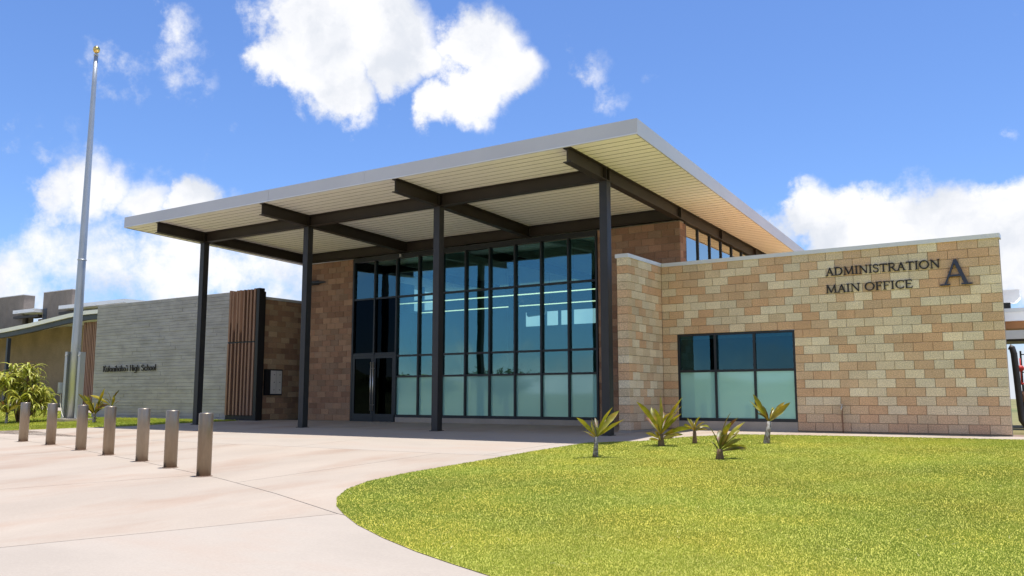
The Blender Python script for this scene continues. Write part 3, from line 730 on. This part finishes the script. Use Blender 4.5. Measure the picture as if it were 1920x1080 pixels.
def lettering(name, text, font, x0, x1, y, zb, h, depth, matn, label, bold=1.0):
    o = thing(name, label, 'lettering', (x0, y, zb))
    tw = sum(.30 if c == ' ' else font[c][0] for c in text)
    sx = (x1-x0)/(tw*h)
    x = 0.0; cache = {}
    for c in text:
        if c == ' ': x += .30; continue
        if c not in cache: cache[c] = glyph(font[c][1], h, depth, bold, sx).mesh('letter', matn)
        link('letter', cache[c], o, loc=(x*h*sx, 0, 0)); x += font[c][0]
    return o
lettering('wall_lettering', 'ADMINISTRATION', SER, 4.26, 6.76, -.006, 3.685, .195, .030, 'letter', 'upper line of dark raised letters reading ADMINISTRATION on the block wall', 1.3)
lettering('wall_lettering', 'MAIN OFFICE', SER, 4.24, 6.17, -.006, 3.27, .195, .030, 'letter', 'lower line of dark raised letters reading MAIN OFFICE on the block wall', 1.3)
lettering('wall_letter', 'A', SER, 6.74, 7.36, -.006, 3.27, .585, .07, 'letter_gloss', 'large glossy dark letter A on the block wall', 1.05)
lettering('wall_lettering', "KUlanihVko'i High School", SAN, -25.58, -21.86, -.128, 1.88, .255, .035, 'letter', 'small dark raised lettering on the grey concrete wall', .82)

# hose tap standpipe on the block wall
tap = thing('wall_tap', 'small metal tap on a thin pipe against the block wall', 'tap', (4.50, -.05, -.04))
MB().cyl((0, 0, -.03), (0, 0, .60), .012, n=8).build('pipe', 'copper_pipe', tap, True)
m = MB(); m.cyl((0, .03, .60), (0, -.08, .60), .024, n=10); m.cyl((0, -.07, .60), (0, -.09, .54), .018, n=10); m.cyl((0, -.03, .61), (0, -.03, .66), .01, n=8); m.cyl((0, -.03, .655), (0, -.03, .67), .035, n=12)
m.build('spout', 'steel_bright', tap, True)

# ------------------------------------------------------------------ annex with board-marked concrete wall
ANX = thing('annex_building', 'low building with grey board marked concrete wall and wooden fins', 'building', (-17.4, 0, 0))
ANX.location = (0, 0, 0)
CX0, CX1, CYF, CZT = -26.33, -17.5, -.10, 4.76
cw = bx('concrete_wall', 'concrete_wall', ANX, CX0, CX1, CYF+.012, CYF+.30, -.3, CZT, label='grey concrete wall with rough horizontal board marks')
m = MB(); z = -.1; 
while z < CZT-.02:
    h = random.choice((.11, .135, .14, .16)); zt = min(z+h, CZT-.001); x = CX0+.001
    while x < CX1-.01:
        xe = min(x+random.uniform(1.2, 3.4), CX1-.001)
        d = CYF+random.uniform(-.008, .003); g = .009
        m.add([(x+g, d, z+g), (xe-g, d, z+g), (xe-g, d, zt-g), (x+g, d, zt-g), (x, CYF+.013, z), (xe, CYF+.013, z), (xe, CYF+.013, zt), (x, CYF+.013, zt)],
              [(0, 1, 2, 3), (0, 4, 5, 1), (1, 5, 6, 2), (2, 6, 7, 3), (3, 7, 4, 0)])
        x = xe
    z = zt
m.build('board_marks', 'concrete_wall', cw, kind='stuff')
bx('roof_slab', 'far_block', ANX, CX0+.02, -16.26, .22, 14, CZT-.5, CZT-.3)
scr = bx('fin_screen', 'fin_back', ANX, -17.49, -15.90, .12, .22, -.2, 4.70, label='screen of upright reddish wooden fins on the concrete wall end')
nf_ = 8
for i in range(nf_):
    x = -17.40+i*.198+random.uniform(-.012, .012); w = random.choice((.075, .085, .10))
    MB().box(x-w/2, x+w/2, -.20-random.uniform(0, .03), .06, .16, 2.80).build('fin', 'fin_wood', scr)
    MB().box(x-w/2, x+w/2, -.20-random.uniform(0, .03), .06, 2.86, 4.76+random.uniform(0, .04)).build('fin', 'fin_wood', scr)
bx('rail', 'black', scr, -17.47, -15.92, -.17, .11, 2.802, 2.858)
bx('plinth', 'black', scr, -17.48, -15.92, -.16, .11, -.1, .15)
bx('post', 'black', ANX, -15.895, -15.74, -.22, .02, -.1, 4.79)
PB = [(.46, .33, .205), (.37, .235, .14), (.31, .19, .12), (.42, .285, .175)]
def rb2():
    c = random.choice(PB); f = random.uniform(.8, 1.15); return (c[0]*f, c[1]*f, c[2]*f)
blockwall('wall', 'y', .25, 7.2, -15.95, -.3, 4.42, ANX, 'shaded brown block side wall behind the wooden fins', rb2, single=3.0)
bx('coping', 'coping', ANX, -16.3, -15.92, .26, 7.25, 4.425, 4.52)
cab = thing('wall_cabinet', 'dark wall cabinet with two white panels beside the wooden fins', 'cabinet', (-15.94, .62, .88))
bx('case', 'black', cab, .0, .10, -.34, .46, 0, .96)
for a in (-.10, .17):
    p = bx('panel', 'white_panel', cab, .101, .112, a, a+.255, .05, .91)
    for z in (.2, .48, .76): MB().cyl((.113, a+.16, z), (.120, a+.16, z), .018, n=8).build('knob', 'black', p)

# ------------------------------------------------------------------ far left building with waved roof
FB = thing('classroom_building', 'distant tan building with waved white roof and slatted screen', 'building')
FY = 4.0
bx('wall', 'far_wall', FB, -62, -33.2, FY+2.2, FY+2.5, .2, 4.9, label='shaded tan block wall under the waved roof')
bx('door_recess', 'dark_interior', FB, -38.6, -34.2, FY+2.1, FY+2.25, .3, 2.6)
wave = [(-62, 4.62), (-52, 4.35), (-46, 4.38), (-42.5, 4.52), (-40, 4.68), (-37.9, 4.86), (-36, 5.02), (-34.5, 5.10), (-32.4, 5.10), (-30, 5.0), (-28, 4.9)]
m = MB(); m2 = MB(); m3 = MB()
for (x0, z0), (x1, z1) in zip(wave, wave[1:]):
    m.hexa([(x0,FY,z0+.03),(x1,FY,z1+.03),(x1,FY+5,z1+.6),(x0,FY+5,z0+.6),(x0,FY,z0+.24),(x1,FY,z1+.24),(x1,FY+5,z1+.85),(x0,FY+5,z0+.85)])
    m2.hexa([(x0,FY+.12,z0-.24),(x1,FY+.12,z1-.24),(x1,FY+.3,z1-.24),(x0,FY+.3,z0-.24),(x0,FY+.12,z0+.028),(x1,FY+.12,z1+.028),(x1,FY+.3,z1+.028),(x0,FY+.3,z0+.028)])
m.build('roof', 'white_roof', FB, label='white roof edge rising in a gentle wave'); m2.build('edge_beam', 'blue_grey_steel', FB)
for x in (-42.4, -49): bx('post', 'blue_grey_steel', FB, x-.09, x+.09, FY+.12, FY+.30, .2, 4.2)
sc2 = bx('slat_screen', 'fin_back', FB, -35.15, -33.5, FY+.62, FY+.66, .4, 4.75, label='slatted brown screen under the white roof edge')
for i in range(11): bx('slat', 'fin_wood', sc2, -35.13+i*.148, -35.13+i*.148+random.choice((.06, .085, .10)), FY+.42, FY+.60, .35, 4.78)
for z in (1.9, 3.4): bx('rail', 'black', sc2, -35.14, -33.5, FY+.601, FY+.619, z, z+.06)
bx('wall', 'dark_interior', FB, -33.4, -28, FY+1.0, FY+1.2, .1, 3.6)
bx('wall', 'brown_soffit', FB, -33.4, -28, FY+1.01, FY+1.2, 3.61, 4.6)
for z in (3.95, 4.45): bx('rail', 'black', FB, -33.45, -28, FY+.85, FY+.99, z, z+.1)
# volumes rising behind
for i, (x0, x1, zt, lab) in enumerate(((-66, -56.4, 8.4, 'grey brown block tower left of the flagpole at the picture edge'), (-53.7, -49.9, 8.38, 'grey brown block tower behind the flagpole'))):
    t = thing('stair_tower', lab, 'tower', ((x0+x1)/2, 13, 0), group='towers behind the waved roof')
    hw = (x1-x0)/2
    m = MB().box(-hw, hw, -1, -.2, 0, zt).build('wall', 'far_block', t)
    for k in range(1, 4):
        xx = -hw+2*hw*k/4; bx('joint', 'mortar', m, xx-.012, xx+.012, -1.006, -.99, 5, zt)
    bx('cap', 'coping', t, -hw-.03, hw+.03, -1.03, -.17, zt+.001, zt+.05)
    bx('vent', 'blue_grey_steel', t, -hw+.15, -hw+.6, -1.03, -1.001, 6.2, 7.2)
for i, (x0, x1, lab) in enumerate(((-56.7, -53.75, 'small white flat canopy between the two grey towers'), (-50.5, -42.6, 'long white flat canopy right of the grey towers'))):
    t = thing('flat_canopy', lab, 'canopy', ((x0+x1)/2, 12, 0), group='white canopies behind the waved roof')
    hw = (x1-x0)/2
    bx('deck', 'white_roof', t, -hw, hw, -.6, 3, 6.95, 7.20)
    bx('beam', 'steel', t, -hw-.5, hw, -.3, -.15, 6.62, 6.80); bx('beam', 'steel', t, -hw+.1, hw, .9, 1.05, 6.72, 6.93)
    k = -hw+.4
    while k < hw: MB().box(k-.06, k+.06, .2, .34, 0, 6.94).build('post', 'steel', t); k += 3.2
    bx('fascia', 'brown_soffit', t, -hw, hw, 1.3, 1.4, 6.0, 6.7)

# ------------------------------------------------------------------ right edge: canopy behind, pipes
RB = thing('rear_walkway', 'white edged walkway roof beyond the right end of the block wall', 'canopy', (9, 8, 0))
bx('fascia', 'white_roof', RB, -1.75, 8, -.2, 0, 3.02, 3.37)
bx('deck', 'white_roof', RB, -1.75, 8, .001, 3, 3.06, 3.33)
bx('edge_trim', 'coping', RB, -1.78, 8, -.24, -.202, 3.28, 3.39)
bx('soffit', 'brown_soffit', RB, -1.75, 8, .2, 2.8, 2.88, 2.97)
bx('beam', 'brown_soffit', RB, -1.75, 8, -.1, .1, 2.80, 3.018)
for x in (1.2, 5): bx('post', 'steel', RB, x-.08, x+.08, .3, .46, -.1, 2.79)
LB = thing('rear_canopy', 'lower pale canopy band beyond the right end of the block wall', 'canopy', (9, 6, 0))
bx('fascia', 'white_roof', LB, -1.6, 8, -.1, .05, 2.38, 2.62); bx('deck', 'white_roof', LB, -1.6, 8, .051, 1.5, 2.44, 2.58); bx('soffit', 'steel', LB, -1.6, 8, -.05, 1.4, 2.32, 2.379)
for x in (.8, 4.5): bx('post', 'steel', LB, x-.05, x+.05, .2, .3, -.1, 2.31)
CB_ = thing('roof_vent', 'pale box on the roof beyond the right wall corner', 'vent', (7.5, 9, 3.38))
m = MB(); m.add([(-.4,-.3,.28),(.16,-.3,.28),(.30,-.3,.42),(.30,-.3,.66),(-.4,-.3,.66),(-.4,.3,.28),(.16,.3,.28),(.30,.3,.42),(.30,.3,.66),(-.4,.3,.66)],
      [(0,1,2,3,4),(9,8,7,6,5),(0,5,6,1),(1,6,7,2),(2,7,8,3),(3,8,9,4),(4,9,5,0)]); m.build('hood', 'white_roof', CB_)
bx('stem', 'black', CB_, -.2, .02, -.15, .15, 0, .279)
kb = thing('kerb', 'pale low kerb with dark top at the right picture edge', 'kerb', (10, 3.5, 0))
bx('stone', 'coping', kb, -1.95, 12, -.15, .15, -.06, .10); bx('stone', 'blue_grey_steel', kb, -1.95, 12, -.14, .16, .101, .15); bx('stone', 'blue_grey_steel', kb, -1.95, 12, -.17, -.151, -.15, -.03)
pp = thing('fire_pipework', 'dark bent standpipe and brown valve pipes beyond the right wall corner', 'pipes', (8.15, 3.0, 0))
MB().tube([(-.36, 0, 2.02), (-.30, 0, 1.99), (-.27, 0, 1.85), (-.25, 0, 1.4), (-.22, 0, .6), (-.20, 0, .25), (-.14, 0, .14), (.0, 0, .12)], .075, 12).build('standpipe', 'dark_pipe', pp, True)
MB().cyl((.02, .3, -.1), (.02, .3, 1.95), .06, n=12).build('pipe', 'copper_pipe', pp, True)
MB().tube([(-.13, .3, .95), (-.12, .3, .75), (-.05, .3, .65), (.02, .3, .6)], .065, 10).build('pipe', 'copper_pipe', pp, True)
MB().cyl((.02, .22, .72), (.02, .38, .72), .12, n=12).cyl((.02, .2, .60), (.02, .4, .60), .09, n=12).build('valve', 'copper_pipe', pp, True)
MB().cyl((-.13, .3, .96), (-.13, .3, 1.10), .012, n=8).build('valve_stem', 'dark_pipe', pp, True)
MB().cyl((-.13, .3, 1.11), (-.13, .3, 1.15), .065, n=12).build('valve_wheel', 'red_paint', pp, True)
MB().cyl((-.17, .32, 1.5), (-.17, .27, 1.5), .08, n=12).build('valve_wheel', 'red_paint', pp, True)
MB().cyl((-.17, .31, 1.1), (-.17, .31, 1.75), .015, n=8).build('valve_stem', 'red_paint', pp, True)
fn = thing('wire_fence', 'dark wire fence behind the pipework at the right edge', 'fence', (7.8, 7.0, 0))
for z in (.3, .9, 1.5, 2.0): MB().cyl((0, 0, z), (9, 0, z), .015, n=6).build('rail', 'dark_pipe', fn)
for k in range(10): MB().cyl((k*.9, 0, -.1), (k*.9, 0, 2.1), .025, n=8).build('post', 'dark_pipe', fn)
for k in range(40): MB().cyl((k*.22, .02, .3), (k*.22, .02, 2.0), .006, n=4).build('wire', 'dark_pipe', fn)
bx('panel', 'fin_back', fn, 0, 9, .05, .07, .1, .85)

# ------------------------------------------------------------------ bollards
BP = [(-12.99,-9.79), (-11.14,-10.11), (-8.87,-10.69), (-7.11,-11.14), (-5.2,-11.66), (-3.67,-12.14), (-2.04,-12.7)]
ords = ['farthest left', 'second from the left', 'third from the left', 'middle, fourth from the left', 'third from the right', 'second from the right', 'nearest and rightmost']
bh, brr = .955, .108
body_m = MB().lathe([(brr, -.05), (brr, bh-.012), (brr-.003, bh-.004), (brr-.012, bh)], n=32).mesh('body', 'bollard', True)
body_m.shade_auto_smooth() if hasattr(body_m, 'shade_auto_smooth') else None
cap_m = MB().lathe([(brr-.014, bh+.0005), (brr-.018, bh+.004), (.001, bh+.007)], n=32).mesh('cap', 'bollard_cap', True)
col_m = MB().lathe([(brr+.002, -.01), (brr+.03, .0), (brr+.028, .006), (brr+.002, .008)], n=32).mesh('collar', 'joint_dirt', True)
for i, (x, y) in enumerate(BP):
    b = thing('bollard', 'round metal bollard, %s of the row of seven' % ords[i], 'bollard', (x, y, gz(x, y)), random.uniform(0, 6), 'row of metal bollards')
    link('body', body_m, b, scale=(1, 1, 1.0+.012*(6-i)/6)); link('cap', cap_m, b, loc=(0, 0, .955*.012*(6-i)/6)); link('collar', col_m, b)

# ------------------------------------------------------------------ flagpole
fx_, fy_ = -22.0, -3.45
fz = gz(fx_, fy_)
FP = thing('flagpole', 'tall tapering grey metal flagpole with gold ball top', 'flagpole', (fx_, fy_, fz))
FP.rotation_euler = (0, R(.55), 0)
MB().lathe([(.17, .0), (.165, 3.0), (.13, 7.5), (.085, 12.9), (.075, 14.0)], n=24).build('pole', 'pole_metal', FP, True)
MB().lathe([(.172, 6.0), (.16, 6.03)], n=24).build('joint_band', 'pole_metal', FP, True)
MB().cyl((0, 0, 14.0), (0, 0, 14.15), .05, n=10).cyl((0, 0, 14.03), (0, 0, 14.07), .085, n=14).build('truck', 'pole_metal', FP, True)
MB().lathe([(.005, 14.11), (.07, 14.14), (.115, 14.20), (.13, 14.27), (.115, 14.34), (.07, 14.40), (.005, 14.42)], n=20).build('finial_ball', 'gold', FP, True)
for sx in (-1, 1):
    rot = Matrix.Rotation(.55, 3, 'Z')
    m = MB(); a = rot @ Vector((sx*.255, 0, 0))
    for (u0, u1, v0, v1) in ((-.035, .035, -.17, .17), (-.035, .05, -.18, -.171), (-.035, .05, .171, .18)):
        cs = [rot @ Vector((sx*.24+u0*sx, v0, 0)), rot @ Vector((sx*.24+u1*sx, v0, 0)), rot @ Vector((sx*.24+u1*sx, v1, 0)), rot @ Vector((sx*.24+u0*sx, v1, 0))]
        m.hexa([(p.x, p.y, .12) for p in cs]+[(p.x, p.y, 2.55) for p in cs])
    m.build('base_channel', 'pole_metal', FP)
    c0 = rot @ Vector((sx*.24, 0, 2.42)); 
    MB().cyl(c0-(rot @ Vector((0, .22, 0))), c0+(rot @ Vector((0, .22, 0))), .035, n=10).build('bolt', 'steel_bright', FP)
MB().box(-.40, -.30, -.36, -.14, 1.02, 1.42).build('halyard_box', 'pole_box', FP)
MB().box(-.55, .55, -.55, .55, -.08, .10).build('concrete_base', 'sill', FP)
MB().tube([(-.28, -.3, 1.0), (-.22, -.33, .7), (-.1, -.36, .45), (.08, -.4, .28), (.22, -.42, .16)], .012, 6).build('rope', 'rope', FP)
MB().cyl((-.25, -.2, .12), (-.25, -.2, 1.0), .03, n=8).build('conduit', 'dark_pipe', FP)

# ------------------------------------------------------------------ plants
RT = Vector((math.cos(YAW), -math.sin(YAW), 0)); FWV = Vector((math.sin(YAW), math.cos(YAW), 0))
def leafmesh(L, wmax, bend, fold=.35, n=8, peak=.6, matn='leaf', kink=None, twist=0):
    # strap leaf growing along +z then bending to +x
    m = MB(); vs = []; x = z = 0.0; ang = 0.0
    for i in range(n+1):
        t = i/n
        w = wmax*(math.sin(math.pi*min(1, t/peak*.5)) if t < peak else math.cos((t-peak)/(1-peak)*math.pi/2)**.8)*(1 if i < n else 0)+.002
        w = max(w*(1+.10*math.sin(i*2.3+wmax*90)), .12*wmax if i < n else .002)
        tw = twist*t
        c, s_ = math.cos(tw), math.sin(tw)
        nx, nz = math.cos(ang), -math.sin(ang)
        up = fold*w
        for sgn in (-1, 0, 1):
            yy = sgn*w*c; d = up*abs(sgn)+sgn*w*s_
            vs.append((x-nx*d, yy, z-nz*d))
        ang += bend*(.4+1.2*t)/n
        if kink and abs(t-kink[0]) < .5/n: ang += kink[1]
        x += math.sin(ang)*L/n; z += math.cos(ang)*L/n
    fs = []
    for i in range(n):
        for k in range(2): a = i*3+k; fs.append((a, a+1, a+4, a+3))
    m.add(vs, fs)
    me = bpy.data.meshes.new('leaf'); me.from_pydata(m.v, [], m.f); me.materials.append(MATS[matn]); me.shade_smooth(); return me
LV = [leafmesh(1, .09, .45, .3, twist=.5), leafmesh(1, .085, .85, .3, twist=-.6), leafmesh(1, .10, .3, .25, twist=.8), leafmesh(1, .08, 1.6, .3, twist=.5), leafmesh(1, .075, .5, .4, matn='leaf_dark', twist=-.7), leafmesh(1, .08, 1.0, .35, matn='leaf_dark', twist=.6), leafmesh(1, .085, .8, .3, matn='leaf_gold', twist=.9)]
def leaf(parent, base, imgang, depthang, L, v, wide=1.0, roll=None):
    # direction: tilt imgang degrees to the right (as seen from the forecourt), depthang degrees away
    d = (RT*math.sin(R(imgang)) + FWV*math.sin(R(depthang)) + Vector((0, 0, math.cos(R(imgang))*math.cos(R(depthang))))).normalized()
    out = Vector((d.x, d.y, 0)); out = out.normalized() if out.length > .05 else RT.copy()
    xax = (out - out.dot(d)*d).normalized() if abs(d.z) > .02 else Vector((0, 0, -1))
    yax = d.cross(xax)
    M = Matrix((xax, yax, d)).transposed().to_4x4()
    if roll: M = M @ Matrix.Rotation(R(roll), 4, 'Z')
    o = link('leaf', LV[v], parent); o.location = base; o.rotation_euler = M.to_euler(); o.scale = (L, L*wide, L)
    return o
def plant(label, x, y, stem_h, stem_r, leaves, group='young strap leaved plants', stemmat='stem_pale', skirt=6, sc=1.0, lean=0):
    p = thing('strap_leaf_plant', label, 'plant', (x, y, gz(x, y)+.012), 0, group)
    top = RT*lean*stem_h+Vector((0, 0, stem_h))
    MB().tube([(0, 0, -.04), (0, 0, .03), tuple(top*.5), tuple(top)], [stem_r*1.25, stem_r*1.1, stem_r*.9, stem_r*.75], 10).build('stem', stemmat, p, True)
    more = [(a+random.uniform(-14, 14), dp+random.uniform(-25, 25), L*random.uniform(.55, .9), random.choice((0, 1, 4, 5)), hb) for a, dp, L, v, hb in leaves if random.random() < .45]
    for a, dp, L, v, hb in leaves+more:
        leaf(p, top*hb, a, dp, L*sc, v, 1.0/max(.6, L)*.52, random.choice((-1, 1))*random.uniform(30, 75))
    for k in range(skirt):
        leaf(p, Vector((0, 0, random.uniform(.0, .06))), random.uniform(-75, 75), random.uniform(-60, 60), random.uniform(.08, .18), random.choice((4, 5)), 1.0)
    return p
plant('pale stemmed strap leaf plant on the lawn, nearest the glass front', 2.19, -7.94, .34, .045,
      [(-38, -10, .60, 1, .95), (-20, 20, .36, 1, 1), (-52, 5, .28, 0, .9), (22, -10, .62, 0, 1), (38, 10, .66, 0, 1), (52, -15, .60, 2, .98), (5, 25, .40, 4, 1), (-5, -15, .35, 4, 1), (30, 25, .48, 4, .9), (12, -25, .30, 5, .9)], lean=.06)
plant('bushy gold tinged strap leaf plant beside the projecting block wall', 2.36, -5.56, .22, .06,
      [(-28, 0, .82, 0, .9), (-18, 20, .62, 0, 1), (4, 10, .80, 2, 1), (26, -5, .86, 0, 1), (34, 15, .74, 2, 1), (14, -20, .55, 1, 1), (-8, -20, .60, 0, 1), (62, 5, .62, 1, .8), (75, -10, .44, 0, .7), (-55, 10, .35, 6, .5), (-70, -15, .32, 6, .4), (-40, -25, .30, 6, .6), (55, -30, .30, 6, .5), (-20, -40, .28, 6, .3), (30, 30, .4, 4, .9), (10, 40, .35, 4, .8)], stemmat='stem', skirt=12)
plant('small low strap leaf plant under the left of the window', 2.74, -4.79, .24, .045,
      [(-48, 0, .36, 3, 1), (-20, 10, .32, 1, 1), (2, -10, .34, 1, 1), (32, 5, .36, 3, 1), (52, 0, .42, 3, 1), (20, 30, .3, 3, 1), (-30, -30, .28, 3, 1), (65, 20, .3, 3, .95)], stemmat='stem', skirt=4)
plant('dark leaning strap leaf plant, nearest to the front of the lawn', 4.24, -7.48, .16, .06,
      [(-14, 10, .42, 4, 1), (8, -5, .64, 4, 1), (22, 10, .62, 4, 1), (34, -10, .66, 1, 1), (44, 10, .52, 1, .95), (58, 0, .55, 3, .8), (70, -10, .60, 3, .7), (0, 25, .45, 5, 1), (-10, -20, .34, 5, .9), (15, -30, .40, 4, .9), (-25, 5, .28, 5, .6)], stemmat='stem', skirt=10)
plant('tall forked strap leaf plant below the right of the window', 4.03, -4.33, .42, .055,
      [(-30, -5, .66, 0, 1), (-36, 10, .56, 2, .98), (-14, 10, .34, 4, 1), (36, 0, .52, 0, 1), (44, -12, .56, 2, 1), (50, 12, .50, 0, .96), (28, 20, .42, 1, 1), (8, -10, .30, 4, 1), (-24, 25, .4, 5, .95)], lean=.16)
def rnd_leaves(n, L, spread=60): return [(random.uniform(-spread, spread), random.uniform(-50, 50), L*random.uniform(.6, 1.1), random.choice((0, 1, 2, 4, 4, 5, 6)), random.uniform(.6, 1)) for _ in range(n)]
plant('dark leafy plant right of the flagpole base', -19.75, -3.9, .35, .06, rnd_leaves(16, .85, 42)+[(-35, 0, .9, 2, .9), (20, 0, .95, 0, 1)], skirt=8)
plant('leaning plant with one pale leaf before the concrete wall', -23.6, -.9, .5, .07, [(-50, -20, .95, 6, 1), (-8, 0, .62, 4, 1), (8, 10, .7, 4, 1), (20, -10, .62, 5, 1), (-20, 10, .5, 5, .9), (15, 30, .55, 5, .8)], skirt=8)
plant('gold and brown plant left of the flagpole base', -22.9, -5.3, .4, .05, rnd_leaves(12, .75, 50)+[(5, 0, .8, 6, .9), (-30, 5, .7, 6, .8)], skirt=6)

# spiky screw-pine bush at the far left
HBS = .97
HB = thing('screw_pine', 'large spiky yellow green bush behind the two leftmost bollards', 'bush', (-23.3, -4.6, gz(-23.3, -4.6)))
HB.scale = (HBS, HBS, HBS)
heads = []
for i in range(14):
    a = i*2.4; r_ = random.uniform(.15, .9); z = random.uniform(.65, 2.0)-.3*r_
    h = Vector((math.cos(a)*r_*1.05, math.sin(a)*r_, z)); heads.append(h)
    MB().tube([(h.x*.12, h.y*.12, -.05), (h.x*.35, h.y*.35, z*.4), (h.x*.8, h.y*.8, z*.8), tuple(h)], [.06, .05, .04, .035], 6).build('stem', 'stem', HB, True)
HL = [leafmesh(1, .032, 1.9, .5, 9, .25, 'leaf_hala', (.45, .5)), leafmesh(1, .030, 1.3, .5, 9, .25, 'leaf_hala', (.6, .9)), leafmesh(1, .034, 2.4, .5, 9, .25, 'leaf_hala'), leafmesh(1, .03, 1.6, .5, 9, .3, 'leaf_dark', (.5, .6))]
cnt = 0
for h in heads:
    for k in range(21):
        az = k*2.4+random.uniform(-.3, .3); el = random.uniform(.0, 1.35)
        o = link('leaf', HL[random.choice((0, 0, 1, 1, 2, 2, 3))], HB); o.location = h
        L = random.uniform(.55, .95); o.scale = (L, L*1.7, L)
        o.rotation_euler = Euler((random.uniform(-.2, .2), el, az), 'XYZ')

fm = MB()
for k in range(420):
    h = random.choice(heads); p = h+Vector((random.gauss(0, .14), random.gauss(0, .14), random.gauss(-.05, .14)))
    M = Matrix.Translation(p) @ Euler((random.uniform(-.3, .3), random.uniform(0, 1.5), random.uniform(0, 6.28)), 'XYZ').to_matrix().to_4x4(); L = random.uniform(.35, .8)
    me = HL[k % 3]; fm.add([M @ Vector((v.co.x*L, v.co.y*L*1.8, v.co.z*L)) for v in me.vertices], [tuple(f.vertices) for f in me.polygons])
fm.build('foliage', 'leaf_hala', HB, True, kind='stuff')

# ------------------------------------------------------------------ hills behind the viewer, mirrored in the glass
m = MB(); n_ = 60; top = []
for i in range(n_+1):
    x = -700+1400*i/n_; h = 16+14*math.sin(i*.23+1)+7*math.sin(i*.71)+3*math.sin(i*1.9); top.append((x, -560-30*math.sin(i*.4), max(4, h)))
m.add([(x, y+160, -1.5) for x, y, z in top]+top+[(x, y-200, -1.5) for x, y, z in top], [(i, i+1, i+n_+2, i+n_+1) for i in range(n_)]+[(i+n_+1, i+n_+2, i+2*n_+3, i+2*n_+2) for i in range(n_)])
m.build('hills', 'field', None, True, label='low dry hills across the field, seen only mirrored in the glass', kind='structure')
# ------------------------------------------------------------------ scrub trees across the field (mirrored in the glass)
def crown(seed, r, n=900):
    rg = random.Random(seed); m = MB()
    cl_ = [Vector((rg.gauss(0, r*.5), rg.gauss(0, r*.5), rg.uniform(.45, 1.0)*r)) for _ in range(14)]
    for _ in range(n):
        c = rg.choice(cl_); p = c+Vector((rg.gauss(0, r*.2), rg.gauss(0, r*.2), rg.gauss(0, r*.13)))
        a = Vector((rg.uniform(-1, 1), rg.uniform(-1, 1), rg.uniform(-1, 1))).normalized(); b = a.orthogonal().normalized(); s = r*.06
        m.add([p+a*s, p-a*s*.5+b*s, p-a*s*.5-b*s], [(0, 1, 2)])
    me = bpy.data.meshes.new('crown'); me.from_pydata(m.v, [], m.f); me.materials.append(MATS['tree_leaf']); return me, cl_
CR = [crown(1, 2.6), crown(2, 3.4)]
for i in range(6):
    x = -90+i*8.8+random.uniform(-2, 2); y = random.uniform(-95, -70); me, cc = CR[i % 2]
    t = thing('scrub_tree', 'low scrub tree across the field, mirrored in the glass front', 'tree', (x, y, gz(x, y)-.06), random.uniform(0, 6), 'scrub trees across the field')
    s = random.uniform(.75, 1.25); link('crown', me, t, scale=(s, s, s), loc=(0, 0, .6))
    m = MB(); m.tube([(0, 0, -.2), (.1, .05, 1), (0, 0, 2.2)], [.22, .17, .1], 8)
    for c in cc[:5]: m.tube([(.05, .02, .9), tuple(c*.5*s+Vector((0, 0, .6))), tuple(c*s*.9+Vector((0, 0, .6)))], [.1, .07, .03], 6)
    m.build('trunk', 'bark', t, True)
